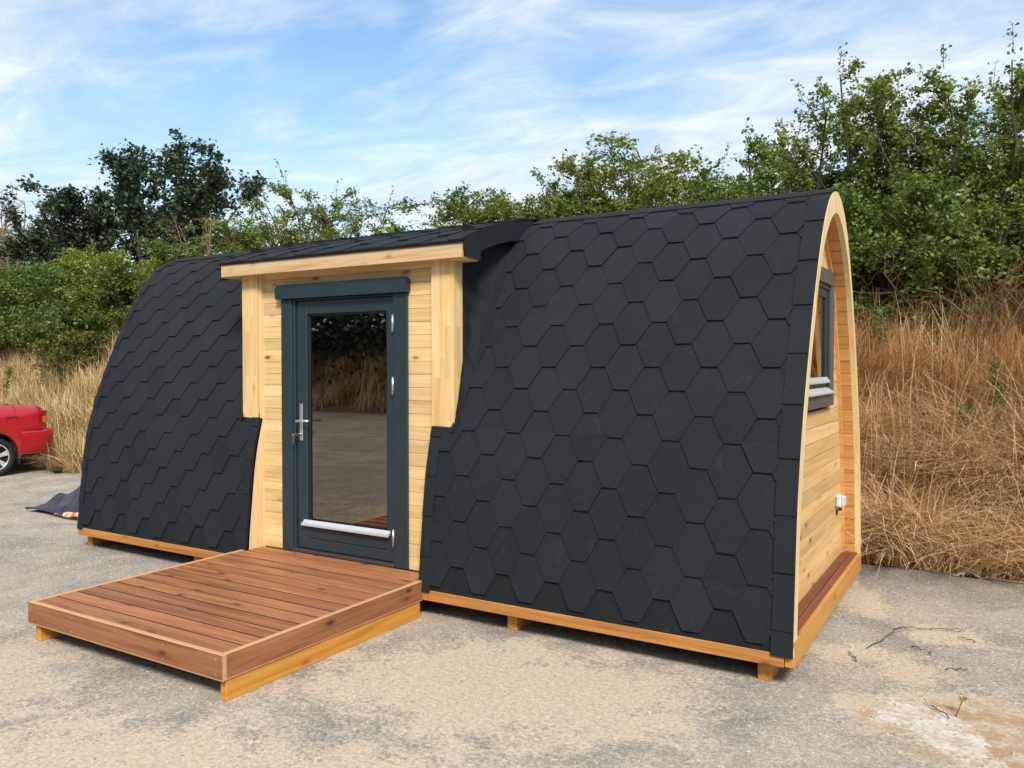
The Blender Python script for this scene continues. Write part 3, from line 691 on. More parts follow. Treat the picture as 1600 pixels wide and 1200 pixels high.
def winpatch(a0, a1, t0, t1):
    P = []
    for a in np.linspace(a0, a1, 8):
        s5, s6 = np.array(section(a)[5]), np.array(section(a)[6]); P.append([tuple(s5 + (s6 - s5) * t + np.array([.006, 0, .002])) for t in (t0, .5, t1)])
    wi.grid(P)
winpatch(-.95, -.12, .12, .9); winpatch(-1.85, -1.02, .12, .9)
P = [[(x, y, z + .006) for x, y, z in section(a)[6:13]] for a in np.linspace(-.32, .10, 6)]; wi.grid(P)
P = [[(x, y, z + .006) for x, y, z in section(a)[6:13]] for a in np.linspace(-2.15, -1.45, 6)]; wi.grid(P)
wi.build('window', cglass, car)
bp = MB()                                     # rear bumper, rounded in plan
def bumper(mb, rear=True):
    pl = [(.36, 0), (.55, .0), (.72, -.01), (.84, -.05), (.91, -.12), (.945, -.26), (.955, -.84)] 
    pl = pl + [(a, -1.68 - x) for a, x in pl[-2::-1]]
    pr = [(-.02, .30), (.0, .31), (.005, .40), (.008, .56), (.012, .63), (-.005, .655), (-.06, .665)]
    mb.grid([[(CX + x * 1.0 + (o if i < 4 else 0) * (1 if x > -.84 else -1), CY + (a + (o if i >= 3 else 0)) - (.06 if zz < .34 and i > 2 else 0), zz) for o, zz in pr] for i, (a, x) in enumerate(pl)])
bumper(bp); bp.build('rear_bumper', red, car)
tm = plain('tail_lamp_red', (.30, .01, .01), .15, coat=.5); ta = plain('tail_lamp_amber', (.80, .22, .02), .15, coat=.5)
for sgn in (0, 1):
    q = MB(); q2 = MB()
    mx = (lambda x: CX + x) if sgn == 0 else (lambda x: CX - 1.68 - x)
    pl = [(.665, .004), (.72, -.018), (.775, -.06), (.812, -.12), (.82, -.3)]
    q.grid([[(mx(x + .004), CY + a + .008, z) for z in (.875, .95)] for a, x in pl]); tl = q.build('tail_light', tm, car)
    q2.grid([[(mx(x + .006), CY + a + .010, z) for z in (.775, .873)] for a, x in pl]); q2.build('indicator', ta, tl)
seam = plain('car_seam', (.10, .004, .006), .5)
q = MB(); fx0 = CX - .007
for y0, y1, z0, z1 in ((.16, .32, .925, .93), (.16, .165, .86, .93), (.315, .32, .86, .93)): q.box(fx0 - .02, fx0 + .003, CY + y0, CY + y1, z0 - .05, z1 - .05, .001)
q.build('fuel_flap', seam, car)
q = MB()
P = [[(x + .003 * (1 if x > CX - .84 else -1), y + o, z + .003) for x, y, z in section(.30)[4:15]] for o in (-.004, .004)]; q.grid(P); q.build('boot_gap', seam, car)
q = MB(); q.box(CX - .02, CX + .003, CY + .40, CY + .70, .672, .680, .001); q.build('bumper_gap', seam, car)
q = MB(); q.cyl((CX - .28, CY + .48, 1.05), (CX - .28, CY + .47, 1.13), .004, 6); q.build('antenna', dark, car)
for x0 in (CX - .22, CX - 1.63): q = MB(); q.box(x0, x0 + .17, CY + .345, CY + .375, .16, .48); q.build('mudflap', rubber, car)
def wheel(yc, xo, sg):
    t_ = MB(); W_ = .185
    t_.lathe((xo, yc, .29), (sg, 0, 0), [(.20, -W_), (.27, -W_), (.288, -W_ + .02), (.29, -.09), (.288, -.02), (.275, -.002), (.235, .004), (.215, -.004), (.205, -.03)], 36); wt_ = t_.build('wheel', rubber, car)
    r_ = MB(); r_.lathe((xo, yc, .29), (sg, 0, 0), [(.206, -.03), (.200, -.008), (.188, -.006), (.182, -.03), (.18, -.12), (.0, -.12)], 36)
    rim = r_.build('brake_well', plain('wheel_dark', (.03, .03, .03), .6), wt_)
    r_ = MB(); r_.lathe((xo, yc, .29), (sg, 0, 0), [(.207, -.02), (.203, -.002), (.19, -.002), (.186, -.02)], 36); r_.lathe((xo, yc, .29), (sg, 0, 0), [(.055, -.03), (.05, -.008), (.0, -.006)], 20)
    for k in range(6):
        a0 = 2 * math.pi * k / 6 + .3; vs = []
        for rr, hw in ((.04, .5), (.10, .24), (.19, .20)):
            for s_ in (-1, 1): vs.append((rr, a0 + s_ * hw))
        pts = [vs[i] for i in (0, 2, 4, 5, 3, 1)]
        r_.prism([(xo - sg * .026, yc + rr * math.cos(t), .29 + rr * math.sin(t)) for rr, t in pts], (sg * .018, 0, 0))
    r_.build('rim', plain('wheel_silver', (.62, .62, .63), .3, .3), wt_)
for yc in (CY, CY - 2.6):
    wheel(yc, CX - .02, 1); wheel(yc, CX - 1.66, -1)

# ------------------------------------------------------------------ crumpled sheet on the ground
shm = plain('black_plastic', (.022, .026, .032), .34, noise=.3, nscale=6, bmp=.25)
def sheet():
    m = MB(); nx, ny = 44, 30; P = []
    for j in range(ny):
        v = j / (ny - 1); r = []
        for i in range(nx):
            u = i / (nx - 1)
            x = -2.25 + 1.5 * u; half = .08 + .52 * min(1, u * 1.9) ** .8
            y = .70 + .02 * math.sin(u * 9) + v * 2 * half
            hh = .10 * min(1, 6 * u) * math.sin(math.pi * v) + .34 * math.exp(-((u - .66) / .36) ** 2) * (math.sin(math.pi * v) ** .7) + .05 * u * v
            hh += (.045 * math.sin(u * 17 + v * 6) * math.sin(v * 13 - u * 5) + .03 * math.sin(u * 31 + v * 23)) * math.sin(math.pi * v) * min(1, 4 * u)
            hh += .04 * math.exp(-((v - 0.03) / .05) ** 2) * (u < .5)
            r.append((x, y, max(hh, 0) + .012))
        P.append(r)
    m.grid(P); return m
sheet_o = tag(sheet().build('plastic_sheet', shm), 'crumpled black plastic sheet on the ground beside the far end of the pod', 'plastic sheet')
def printm():
    m, t, p = mat('orange_print'); v, _ = coords(t, (9, 2.2, 4), (0, 0, R(35)))
    n_ = N(t, 'ShaderNodeTexNoise', Scale=1.6, Detail=3.0, Distortion=1.0); L_(t, v, n_.inputs['Vector'])
    L_(t, ramp(t, [(.36, (.72, .69, .64)), (.46, (.74, .42, .24)), (.55, (.66, .20, .06)), (.66, (.40, .08, .03))], n_.outputs[0]).outputs[0], p.inputs['Base Color']); p.inputs['Roughness'].default_value = .4; return m
pm = MB(); P = []
for i in range(16):
    u = i / 15; r = []
    for j in range(8):
        v = j / 7; x = -1.62 + .75 * u + .10 * v; y = .675 + .02 * u + .16 * v * (.2 + .8 * u)
        r.append((x, y, .035 + .26 * v * u + .012 * math.sin(u * 15 + v * 9)))
    P.append(r)
pm.grid(P); pm.build('printed_panel', printm(), sheet_o)

# ------------------------------------------------------------------ vegetation
def blades(n, xr, yr, h, wd, lean, seed, fn=bank_z, ymin=None, clump=None):
    r = np.random.default_rng(seed)
    x = r.uniform(*xr, n); y = yr[0] + (yr[1] - yr[0]) * r.uniform(0, 1, n) ** 1.0
    if clump:
        ncl = int(clump); cx_ = r.uniform(*xr, ncl); cy_ = r.uniform(*yr, ncl); k = r.integers(0, ncl, n); sel = r.random(n) < .86
        x = np.where(sel, cx_[k] + r.normal(0, .15, n), x); y = np.where(sel, cy_[k] + r.normal(0, .13, n), y)
        caz = r.uniform(0, 6.28, ncl)[k]
    else: caz = r.uniform(0, 6.28, n)
    y = np.maximum(y, yr[0] + .05 * r.random(n)); z = fn(x, y) - .03
    H = h * r.uniform(.45, 1.15, n); az = caz + r.normal(0, .9, n); ln_ = lean * r.uniform(.2, 1.3, n); S = 5
    dx, dy = np.cos(az), np.sin(az) - .25; px, py = -np.sin(az + r.normal(0, .6, n)), np.cos(az + r.normal(0, .6, n))
    V = np.zeros((n, S, 2, 3))
    for i in range(S):
        t = i / (S - 1); hz2 = H * (t - .42 * np.minimum(ln_, 1.2) * t ** 2.4); ho = H * ln_ * t ** 1.7 * .75
        c = np.stack([x + dx * ho, y + dy * ho, z + hz2], -1); ww = wd * (1 - .8 * t) * r.uniform(.7, 1.3, n)
        o = np.stack([px * ww, py * ww, np.zeros(n)], -1) / 2
        V[:, i, 0] = c - o; V[:, i, 1] = c + o
    V[..., 2] = np.maximum(V[..., 2], .01)
    b = np.arange(n)[:, None] * S * 2; q = np.array([[2 * i, 2 * i + 1, 2 * i + 3, 2 * i + 2] for i in range(S - 1)])
    Q = (b[:, :, None] + q[None]).reshape(-1, 4); return V.reshape(-1, 3), Q
def grassmat(name, stops):
    m, t, p = mat(name); gg = N(t, 'ShaderNodeNewGeometry'); c = N(t, 'ShaderNodeTexCoord')
    n_ = N(t, 'ShaderNodeTexNoise', Scale=1.1, Detail=3.0); L_(t, c.outputs['Object'], n_.inputs['Vector'])
    f = math_(t, 'ADD', math_(t, 'MULTIPLY', gg.outputs['Random Per Island'], .6), math_(t, 'MULTIPLY', math_(t, 'SUBTRACT', n_.outputs[0], .3), 1.0), True)
    L_(t, ramp(t, stops, f).outputs[0], p.inputs['Base Color']); p.inputs['Roughness'].default_value = .7; p.inputs['Specular IOR Level'].default_value = .2
    return m
straw = grassmat('straw', [(.0, (.27, .14, .058)), (.3, (.55, .335, .155)), (.65, (.74, .51, .27)), (1.0, (.84, .66, .40))])
strawg = grassmat('straw_green', [(.0, (.19, .135, .05)), (.3, (.44, .31, .14)), (.7, (.63, .46, .235)), (1.0, (.72, .57, .34))])
def merge(parts):
    Vs, Qs, o = [], [], 0
    for V, Q in parts: Vs.append(V); Qs.append(Q + o); o += len(V)
    return np.concatenate(Vs), np.concatenate(Qs)
V, Q = merge([blades(20000, (5.2, 10.5), (3.0, 6.9), .78, .010, 1.55, 1, clump=70), blades(15000, (5.4, 10.5), (2.98, 5.6), .66, .009, 2.1, 2, clump=45), blades(700, (5.2, 10.5), (3.6, 6.5), 1.1, .009, .45, 3), blades(3000, (5.2, 10.5), (3.1, 6.2), 1.25, .009, 1.5, 31, clump=40), blades(6000, (5.2, 10.5), (5.2, 6.8), .95, .009, .8, 9, clump=25)])
tag(fast_mesh('dry_grass', V, Q, straw), 'long tangled straw coloured dead grass on the bank right of the pod', 'dry grass', kind='stuff')
V, Q = merge([blades(30000, (-17, -4.0), (2.9, 6.6), .70, .014, .55, 4, clump=260), blades(6000, (-9, -3), (2.8, 4.2), .6, .013, 1.3, 5, clump=50), blades(5000, (-4, 5.2), (3.0, 6.5), .6, .016, .8, 6)])
tag(fast_mesh('tall_grass', V, Q, strawg), 'tall pale dry meadow grass on the bank behind the car', 'dry grass', kind='stuff')

def tubes(P, rad, sides=4):
    """P (n,k,3) paths, rad (n,k) radii"""
    n, k, _ = P.shape; T = np.gradient(P, axis=1); T /= np.linalg.norm(T, axis=-1, keepdims=True) + 1e-9
    ref = np.where(np.abs(T[..., 2:3]) > .9, np.array([1., 0, 0]), np.array([0, 0, 1.])); U = np.cross(T, ref); U /= np.linalg.norm(U, axis=-1, keepdims=True) + 1e-9; W = np.cross(T, U)
    a = np.arange(sides) * 2 * np.pi / sides
    V = P[:, :, None] + rad[..., None, None] * (U[:, :, None] * np.cos(a)[None, None, :, None] + W[:, :, None] * np.sin(a)[None, None, :, None])
    I = np.arange(n * k * sides).reshape(n, k, sides); J = np.roll(I, -1, axis=2)
    Q = np.stack([I[:, :-1], J[:, :-1], J[:, 1:], I[:, 1:]], -1).reshape(-1, 4); return V.reshape(-1, 3), Q
def paths(r, base, d, length, k, wander, droop=0.0, up=0.0):
    n = len(base); P = np.zeros((n, k, 3)); P[:, 0] = base; d = d / (np.linalg.norm(d, axis=1, keepdims=True) + 1e-9)
    for i in range(1, k):
        P[:, i] = P[:, i - 1] + d * (length / (k - 1))[:, None]
        d = d + r.normal(0, wander, (n, 3)); d[:, 2] += up - droop * i / k; d /= np.linalg.norm(d, axis=1, keepdims=True)
    return P
def branch_off(r, P, m, tmin, spread):
    n, k, _ = P.shape; t = r.uniform(tmin, 1, (n, m)) * (k - 1.001); i = t.astype(int); f = (t - i)[..., None]
    idx = np.arange(n)[:, None]; b = P[idx, i] * (1 - f) + P[idx, i + 1] * f; d = P[idx, i + 1] - P[idx, i]; d /= np.linalg.norm(d, axis=-1, keepdims=True) + 1e-9
    rd = r.normal(0, 1, (n, m, 3)); rd /= np.linalg.norm(rd, axis=-1, keepdims=True)
    return b.reshape(-1, 3), (d + rd * spread).reshape(-1, 3), (t / (k - 1)).ravel()
bark = plain('bark', (.075, .058, .042), .9, noise=.35, nscale=20, spec=.1)
bark_pale = plain('dead_bark', (.20, .13, .085), .9, noise=.3, nscale=20, spec=.1)
LEAF = {
    'haw': leafmat('hawthorn_leaf', (.070, .102, .024), (.235, .295, .060), (.36, .38, .10)),
    'dark': leafmat('maple_leaf', (.022, .044, .022), (.070, .110, .055), None, .2),
    'bush': leafmat('bramble_leaf', (.046, .086, .021), (.175, .250, .050), (.30, .35, .08)),
    'lime': leafmat('bright_leaf', (.090, .125, .018), (.27, .32, .045), (.40, .42, .08)),
    'grey': leafmat('hazed_leaf', (.14, .18, .13), (.27, .32, .24), None),  # far tree: distance haze painted into a paler, greyer leaf colour
    'olive': leafmat('yellowing_leaf', (.10, .11, .018), (.24, .23, .035), (.36, .32, .06))}
def plant(name, label, cat, group, loc, height, rad, leaf, ls=.06, nst=7, n1=11, n2=8, nl=16, seed=0, spread=.55, low=.15, droop=.25, br=.03, twig_out=0, crown='round'):
    """a multi-stemmed tree or shrub: limbs, twigs and separate leaf-sized faces"""
    nl = nl * 1.5; rad = rad * 1.12
    r = np.random.default_rng(seed); x, y = loc; z = float(bank_z(np.array(x), np.array(y))) - .05
    root = empty(name, (x, y, z), label, cat, group)
    a = r.uniform(0, 6.28, nst); tl = r.uniform(.08, spread, nst) * 1.0
    base = np.stack([np.cos(a) * .12, np.sin(a) * .12, np.zeros(nst)], -1); d = np.stack([np.cos(a) * tl, np.sin(a) * tl, np.ones(nst)], -1)
    L0 = height * r.uniform(.72, .95, nst); P0 = paths(r, base, d, L0, 9, .12, 0, .02)
    b, d, t = branch_off(r, P0, n1, low, 1.1); P1 = paths(r, b, d, rad * r.uniform(.35, .85, len(b)) * (1.05 - .28 * t), 7, .2, droop * .35, .03)
    b, d, t = branch_off(r, P1, n2, .1, .9); P2 = paths(r, b, d, rad * r.uniform(.12, .34, len(b)), 5, .22, droop, 0)
    if twig_out:
        bb, dd, tt = branch_off(r, P0[:, 5:], twig_out, .6, .35); dd[:, 2] += .5; PX = paths(r, bb, dd, height * r.uniform(.07, .16, len(bb)), 5, .12, .1, 0)
    mx = max(np.percentile(P2[..., 2], 99.7), P1[..., 2].max() * .97); k = height / mx
    sc = np.array([1, 1, k]); ex = np.percentile(np.abs(P2[..., :2]), 97); kk = min(1.6, rad / ex); sc = np.array([kk, kk, k])
    P0, P1, P2 = P0 * sc, P1 * sc, P2 * sc
    zq = np.percentile(P2[..., 2], 88)
    def soft(P): P = P.copy(); e = np.maximum(P[..., 2] - zq, 0); P[..., 2] -= e * .55 * (0 if crown == 'open' else 1); return P
    P0, P1, P2 = soft(P0), soft(P1), soft(P2); k2 = height / max(P2[..., 2].max(), P1[..., 2].max()); sq = np.array([1, 1, k2]); P0, P1, P2 = P0 * sq, P1 * sq, P2 * sq
    sc = sc * sq; tw = [P2, P1[:, 2:]]
    if twig_out: PX = PX * sc; tw.append(PX)
    def taper(P, r0, r1): return np.broadcast_to(np.linspace(r0, r1, P.shape[1]), P.shape[:2])
    ps = [tubes(P0, taper(P0, br, br * .3), 6), tubes(P1, taper(P1, br * .33, br * .12), 4), tubes(P2, taper(P2, br * .12, br * .06), 3)]
    if twig_out: ps.append(tubes(PX, taper(PX, br * .2, br * .06), 3))
    V, Q = merge(ps); fast_mesh('trunk', V, Q, bark if leaf else bark_pale, root, True)
    if leaf:
        C = []
        for P, m in zip(tw, (int(nl), int(nl * .9), int(nl * 1.0))):
            bb, dd, tt = branch_off(r, P, m, 0.0, .8); C.append(bb + r.normal(0, ls * .55, bb.shape))
        C = np.concatenate(C); n = len(C)
        nr = r.normal(0, 1, (n, 3)); nr[:, 2] = np.abs(nr[:, 2]) + .5; nr /= np.linalg.norm(nr, axis=1, keepdims=True)
        u = np.cross(nr, r.normal(0, 1, (n, 3))); u /= np.linalg.norm(u, axis=1, keepdims=True); v = np.cross(nr, u)
        s_ = (ls * r.uniform(.55, 1.25, n))[:, None]; wd = .36 * s_
        V = np.stack([C - u * s_ * .5, C + v * wd - u * s_ * .05 + nr * s_ * .10, C + u * s_ * .5 - nr * s_ * .06, C - v * wd - u * s_ * .05 + nr * s_ * .10], 1).reshape(-1, 3)
        fast_mesh('crown', V, np.arange(4 * n).reshape(-1, 4), LEAF[leaf], root)
    return root
G1, G2, G3 = 'hawthorn trees on the bank right of the pod', 'shrubs on the bank behind the pod roof', 'trees and shrubs on the bank left of the pod'
def H(x, y, top): return top - float(bank_z(np.array(x), np.array(y)))
VEG = [
 # name, label, category, group, x, y, top z, radius, leaf, kwargs
 ('hawthorn_tree', 'thin loose hawthorn with a sparse spray against the sky, just above the pod peak', 'tree', G1, 5.25, 7.5, 5.62, .85, 'haw', dict(nst=5, n1=9, n2=7, nl=9, spread=.35, twig_out=2)),
 ('hawthorn_tree', 'broad hawthorn with yellow-green leaf clumps and a dark visible trunk', 'tree', G1, 6.05, 7.7, 5.25, 1.25, 'haw', dict(nst=7, n1=12, n2=9, nl=14, twig_out=1)),
 ('hawthorn_tree', 'tallest hawthorn on the right with one long twig reaching into the sky', 'tree', G1, 6.75, 7.3, 5.40, 1.05, 'haw', dict(nst=6, n1=12, n2=8, nl=13, twig_out=1)),
 ('hawthorn_tree', 'dense hawthorn cut by the right edge of the picture', 'tree', G1, 7.6, 7.4, 5.30, 1.25, 'haw', dict(nst=7, n1=12, n2=9, nl=15)),
 ('bramble_bush', 'dark dense bush directly behind the arched pine end', 'bush', G1, 5.6, 6.5, 3.95, 1.15, 'bush', dict(nst=9, n1=13, n2=9, nl=17, low=.05, spread=.9)),
 ('bramble_bush', 'dark bush with bare slanting stems above the dry grass', 'bush', G1, 6.6, 6.35, 3.7, 1.1, 'bush', dict(nst=9, n1=12, n2=9, nl=15, low=.05, spread=.9)),
 ('bramble_bush', 'bright leafy bush at the right edge under the hawthorn', 'bush', G1, 7.55, 6.3, 3.8, 1.15, 'lime', dict(nst=9, n1=12, n2=9, nl=15, low=.05, spread=.9)),
 ('bramble_bush', 'olive green bush left of the arched pine peak', 'bush', G2, 4.5, 7.2, 4.25, 1.1, 'bush', dict(nst=8, n1=12, n2=8, nl=15, low=.05, spread=.8)),
 ('elder_shrub', 'slender upright shrub with a narrow spire left of the thin hawthorn', 'shrub', G2, 4.1, 7.9, 5.0, .65, 'bush', dict(nst=4, n1=8, n2=6, nl=9, spread=.25, twig_out=2)),
 ('elder_shrub', 'small grey-green shrub low above the roof between spire and yellow-green tree', 'shrub', G2, 3.35, 8.2, 4.75, .9, 'haw', dict(nst=6, n1=10, n2=8, nl=13)),
 ('elder_tree', 'bright yellow-green tree with the highest crown above the roof', 'tree', G2, 2.35, 7.9, 5.2, 1.15, 'lime', dict(nst=6, n1=11, n2=9, nl=13)),
 ('elder_tree', 'yellow-green tree with a flat crown left of the highest one', 'tree', G2, 1.25, 7.9, 5.15, 1.15, 'lime', dict(nst=6, n1=11, n2=9, nl=13)),
 ('bramble_bush', 'mid green bush sloping down left of the yellow-green trees', 'bush', G2, .45, 7.6, 4.75, 1.0, 'haw', dict(nst=7, n1=11, n2=9, nl=14)),
 ('bramble_bush', 'rounded green bush above the right end of the door canopy', 'bush', G2, -.75, 7.8, 4.75, 1.25, 'haw', dict(nst=7, n1=11, n2=9, nl=14, twig_out=1)),
 ('bramble_bush', 'low bush with a gap of sky on its left, above the middle of the canopy', 'bush', G2, -2.0, 7.7, 4.35, .95, 'haw', dict(nst=7, n1=11, n2=8, nl=13)),
 ('willow_shrub', 'thin feathery shrub with pale twigs right of the upright sprays', 'shrub', G3, -4.0, 8.0, 5.0, .85, 'haw', dict(nst=6, n1=9, n2=7, nl=9, spread=.35, twig_out=2)),
 ('willow_shrub', 'tall loose shrub with upright sprays over the left of the canopy', 'shrub', G3, -5.3, 8.0, 5.35, 1.0, 'haw', dict(nst=7, n1=10, n2=8, nl=10, spread=.35, twig_out=2)),
 ('bramble_bush', 'yellowish green bush beside the bare brown stems', 'bush', G3, -6.7, 8.0, 5.2, 1.0, 'lime', dict(nst=6, n1=10, n2=8, nl=12)),
 ('maple_tree', 'tall dark green tree with big leaves, higher of the two', 'tree', G3, -11.9, 9.5, 7.5, 1.75, 'dark', dict(ls=.14, nst=9, n1=12, n2=8, nl=9, low=.25, br=.07)),
 ('maple_tree', 'broad dark green tree with big leaves left of the higher one', 'tree', G3, -15.9, 9.5, 6.95, 1.45, 'dark', dict(ls=.14, nst=8, n1=12, n2=8, nl=9, low=.25, br=.07)),
 ('bramble_bush', 'bright bush on the bank in front of the tall dark tree', 'bush', G3, -9.4, 6.9, 4.35, 1.2, 'lime', dict(ls=.07, nst=8, n1=12, n2=8, nl=13, low=.03, spread=.9)),
 ('bramble_bush', 'wide green bush in front of the broad dark tree', 'bush', G3, -11.4, 6.7, 4.15, 1.35, 'bush', dict(ls=.075, nst=9, n1=12, n2=8, nl=14, low=.03, spread=.9)),
 ('bramble_bush', 'green bush at the left edge above the car', 'bush', G3, -13.3, 6.8, 4.15, 1.15, 'bush', dict(ls=.08, nst=9, n1=12, n2=8, nl=13, low=.03, spread=.9)),
 ('bramble_bush', 'bush rising right behind the far curve of the roof', 'bush', G3, -7.6, 7.0, 4.35, 1.2, 'bush', dict(ls=.065, nst=8, n1=12, n2=8, nl=14, low=.03, spread=.9)),
 ('bramble_bush', 'low dark bush at the foot of the green bushes over the dry grass', 'bush', G3, -9.9, 6.0, 3.1, 1.0, 'bush', dict(ls=.065, nst=9, n1=11, n2=8, nl=13, low=.02, spread=1.1)),
 ('bramble_bush', 'low dark bush over the grass close to the left edge', 'bush', G3, -12.2, 6.1, 3.15, 1.2, 'bush', dict(ls=.07, nst=9, n1=11, n2=8, nl=13, low=.02, spread=1.1)),
 ('broom_bush', 'small yellowish bush standing in the dry grass behind the car', 'bush', None, -9.15, 5.2, 2.42, .55, 'olive', dict(ls=.045, nst=9, n1=9, n2=7, nl=10, low=.02, spread=.9)),
 ('bramble_bush', 'dense bush filling the bank between the dark trees and the bare stems', 'bush', G3, -8.6, 8.6, 4.9, 1.5, 'bush', dict(ls=.075, nst=9, n1=12, n2=8, nl=12, low=.03, spread=.9)),
 ('bramble_bush', 'dense dark bush low behind the upright sprays', 'bush', G3, -5.2, 9.0, 4.55, 1.7, 'haw', dict(ls=.07, nst=9, n1=12, n2=8, nl=12, low=.03, spread=.9)),
 ('bramble_bush', 'low bush behind the middle of the canopy, below the gap of sky', 'bush', G3, -3.2, 8.8, 4.2, 1.4, 'haw', dict(ls=.065, nst=9, n1=12, n2=8, nl=12, low=.03, spread=.9)),
 ('bramble_bush', 'dark bush low behind the rounded green one', 'bush', G2, -.2, 9.0, 4.75, 1.5, 'bush', dict(ls=.065, nst=9, n1=12, n2=8, nl=12, low=.03, spread=.9)),
 ('bramble_bush', 'dark bush low behind the yellow-green trees', 'bush', G2, 1.9, 9.0, 4.7, 1.6, 'bush', dict(nst=9, n1=12, n2=8, nl=13, low=.03, spread=.9)),
 ('bramble_bush', 'dark bush low behind the slender spire', 'bush', G2, 3.9, 9.0, 4.55, 1.4, 'bush', dict(nst=9, n1=12, n2=8, nl=13, low=.03, spread=.9)),
 ('bramble_bush', 'green bush behind the broad hawthorn trunk', 'bush', G1, 6.3, 8.6, 4.7, 1.5, 'haw', dict(nst=9, n1=12, n2=8, nl=14, low=.03, spread=.8)),
 ('dead_shrub', 'bare slanting grey stems in front of the dark bushes, above the straw on the right', 'shrub', None, 6.9, 5.7, 3.3, 1.0, None, dict(nst=9, n1=7, n2=5, br=.016, spread=.9)),
 ('hazed_tree', 'far-off tree at the left edge, haze put into its pale grey-green leaf colour', 'tree', None, -36.5, 18, 9.3, 3.4, 'grey', dict(ls=.22, nst=8, n1=11, n2=8, nl=11, low=.1, br=.08)),
 ('dead_tree', 'bare leafless tree far off at the top of the left edge', 'tree', None, -31.2, 15, 9.9, 2.6, None, dict(nst=6, n1=9, n2=8, br=.06)),
 ('dead_shrub', 'bare brown leafless stems above the far curve of the roof', 'shrub', None, -7.1, 7.1, 4.95, .8, None, dict(nst=9, n1=6, n2=4, br=.022, spread=.4)),
]
for i, (nm, lab, cat, grp, x, y, top, rad, leaf, kw) in enumerate(VEG):
    plant(nm, lab, cat, grp, (x, y), H(x, y, top), rad, leaf, seed=100 + i, **kw)
# thistles in the dry grass
for i, (x, y, h, lab) in enumerate(((7.22, 4.9, .75, 'dark green thistle stalk in the straw at the right edge'), (6.95, 4.55, .55, 'shorter green thistle stalk in the straw, left of the edge one'), (-9.6, 4.3, .8, 'dark upright weed in the pale grass behind the car'))):
    plant('thistle', lab, 'weed', None, (x, y), h, .11, 'bush', ls=.04, nst=2, n1=12, n2=3, nl=3, seed=300 + i, spread=.12, low=.1, br=.006)
# hedge across the yard (seen in the door glass)
r = np.random.default_rng(55); n = 80000
C = np.stack([r.uniform(-75, 25, n), r.normal(-23, 1.8, n), 1.2 + 8.2 * r.random(n) ** .8], -1); C[:, 2] *= .8 + .25 * hash_noise(C[:, 0] * .35, C[:, 0] * .1)
nr = r.normal(0, 1, (n, 3)); nr /= np.linalg.norm(nr, axis=1, keepdims=True); u = np.cross(nr, r.normal(0, 1, (n, 3))); u /= np.linalg.norm(u, axis=1, keepdims=True); v = np.cross(nr, u); s_ = r.uniform(.10, .22, n)[:, None]
V = np.stack([C - u * s_, C + v * s_ * .7, C + u * s_, C - v * s_ * .7], 1).reshape(-1, 3)
tag(fast_mesh('hedge', V, np.arange(4 * n).reshape(-1, 4), LEAF['dark']), 'dark hedge across the yard mirrored in the door glass', 'hedge', kind='stuff')
V, Q = blades(12000, (-45, 12), (-21, -16.5), .9, .05, .8, 77, fn=lambda x, y: np.maximum(-17 - y, 0) * .42, clump=200)
tag(fast_mesh('verge_grass', V, Q, straw), 'dry grass verge across the yard mirrored in the door glass', 'dry grass', kind='stuff')

# ------------------------------------------------------------------ loose bits on the ground
r = np.random.default_rng(21)
def pebbles(n, xr, yr, smin, smax):
    base = np.array([[1, 0, 0], [0, 1, 0], [-1, 0, 0], [0, -1, 0], [0, 0, .7], [0, 0, -.3]], float); tri = np.array([[0, 1, 4], [1, 2, 4], [2, 3, 4], [3, 0, 4]])
    s_ = smin + (smax - smin) * r.random(n) ** 4; a = r.uniform(0, 6.28, n)
    B = base[None] * (s_[:, None, None]) * r.uniform(.6, 1.3, (n, 6, 1)); ca, sa = np.cos(a)[:, None], np.sin(a)[:, None]
    X = B[..., 0] * ca - B[..., 1] * sa; Y = B[..., 0] * sa + B[..., 1] * ca
    P = np.stack([X + r.uniform(*xr, n)[:, None], Y + r.uniform(*yr, n)[:, None], B[..., 2]], -1)
    return P.reshape(-1, 3), (np.arange(n)[:, None, None] * 6 + tri[None]).reshape(-1, 3)
V, Q = merge([pebbles(9000, (2.0, 8.2), (-3.2, 3.0), .002, .011), pebbles(5000, (-7, 2.1), (-2.5, 3.2), .003, .018), pebbles(2500, (6.3, 7.6), (-.6, 3.1), .002, .010)])
pebm = grassmat('pebble', [(.0, (.12, .115, .11)), (.4, (.26, .24, .21)), (1.0, (.52, .45, .36))])
tag(fast_mesh('gravel', V, Q, pebm), 'loose grit and small stones scattered on the asphalt', 'gravel', kind='stuff')
def twig(loc, ang, ln_, lab, seed):
    r2 = np.random.default_rng(seed); d = np.array([[math.cos(ang), math.sin(ang), 0.0]])
    P0 = paths(r2, np.array([[0, 0, .008]]), d, np.array([ln_]), 9, .10); P0[..., 2] = .006 + .012 * np.abs(np.sin(np.arange(9) * .9))
    b, dd, t = branch_off(r2, P0, 6, .1, .8); dd[:, 2] = np.abs(dd[:, 2]) * .3; P1 = paths(r2, b, dd, ln_ * r2.uniform(.12, .32, len(b)), 4, .15)
    V, Q = merge([tubes(P0, np.broadcast_to(np.linspace(.0032, .001, 9), (1, 9)), 5), tubes(P1, np.broadcast_to(np.linspace(.0018, .0008, 4), (len(b), 4)), 4)])
    o = fast_mesh('twig', V, Q, plain('twig_bark', (.055, .04, .03), .9, noise=.3), None, True); o.location = (*loc, 0)
    tag(o, lab, 'twig', 'dry twigs on the asphalt')
twig((6.52, .86), 1.15, .42, 'forked dry twig lying beyond the corner of the pod', 1)
twig((6.50, .60), 1.9, .14, 'short dry twig nearest to the corner of the pod', 2)
twig((6.62, 1.32), .7, .42, 'long thin dry twig lying parallel to the bank', 3)
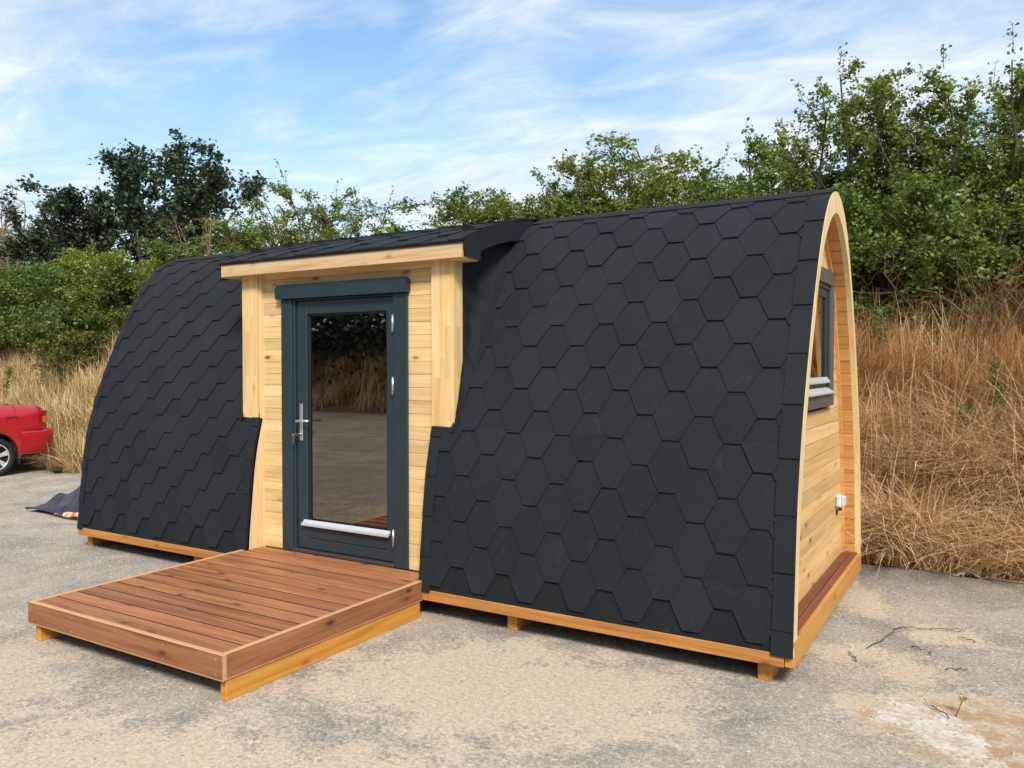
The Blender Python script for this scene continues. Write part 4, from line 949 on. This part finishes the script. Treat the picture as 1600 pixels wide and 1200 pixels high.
twig((6.74, 1.02), -.5, .13, 'short dry twig right of the forked one', 5)
twig((6.93, .72), .2, .12, 'small dark twig on the pale sand between bank and chalk patch', 6)
twig((7.06, 1.3), 2.8, .1, 'tiny dark twig on the sandy patch below the long thin twig', 7)
twig((6.98, .05), 2.2, .16, 'small dry twig beside the pale chalk patch', 4)
pl_ = empty('seedling', (7.005, .1, 0), 'tiny green seedling growing from the asphalt beside the chalk patch', 'plant')
q = MB(); q.cyl((7.005, .1, 0), (7.03, .12, .07), .0025, 6); q.build('stem', plain('stem_brown', (.14, .09, .04), .8), pl_)
q = MB()
for a in np.arange(0, 6.28, 1.05): q.add([(7.03, .12, .07), (7.03 + .02 * math.cos(a + .4), .12 + .02 * math.sin(a + .4), .09), (7.03 + .035 * math.cos(a), .12 + .035 * math.sin(a), .085), (7.03 + .02 * math.cos(a - .4), .12 + .02 * math.sin(a - .4), .085)], [(0, 1, 2, 3)])
q.build('leaf', LEAF['lime'], pl_)
def scrap(name, lab, cat, loc, sx__, sy__, hh, m, seed):
    r2 = random.Random(seed); q = MB(); P = []
    for i in range(9):
        P.append([(loc[0] + (i / 8 - .5) * sx__ + r2.uniform(-.06, .06) * sx__, loc[1] + (j / 5 - .5) * sy__ + r2.uniform(-.06, .06) * sy__, .006 + hh * r2.random() * math.sin(math.pi * (i + .3) / 8.6)) for j in range(6)])
    q.grid(P); tag(q.build(name, m), lab, cat)
scrap('paper_scrap', 'crumpled whitish paper scrap at the edge of the dry grass', 'litter', (6.97, 3.02), .20, .12, .05, plain('paper', (.62, .55, .47), .8), 1)
scrap('rubber_scrap', 'flat black scrap on the ground between car and pod', 'litter', (-5.2, 2.72), .18, .12, .04, rubber, 2)
q = MB(); q.cyl((7.02, 3.0, .012), (7.9, 2.93, .012), .006, 6); tag(q.build('cane', plain('cane', (.50, .40, .27), .7)), 'pale thin cane lying along the foot of the bank', 'stick')
# grey posts above the roof
for i, (x, lab) in enumerate(((-8.62, 'taller thin grey post far behind the left of the canopy'), (-8.50, 'shorter thin grey post far behind the left of the canopy'))):
    q = MB(); q.cyl((x, 9.0, 2.6), (x, 9.0, 4.78 - .08 * i), .022, 8); q.cyl((x, 9.0, 4.78 - .08 * i), (x, 9.0, 4.80 - .08 * i), .028, 8); tag(q.build('post', plain('galvanised', (.42, .44, .45), .5, .4)), lab, 'post', 'grey posts on the bank')
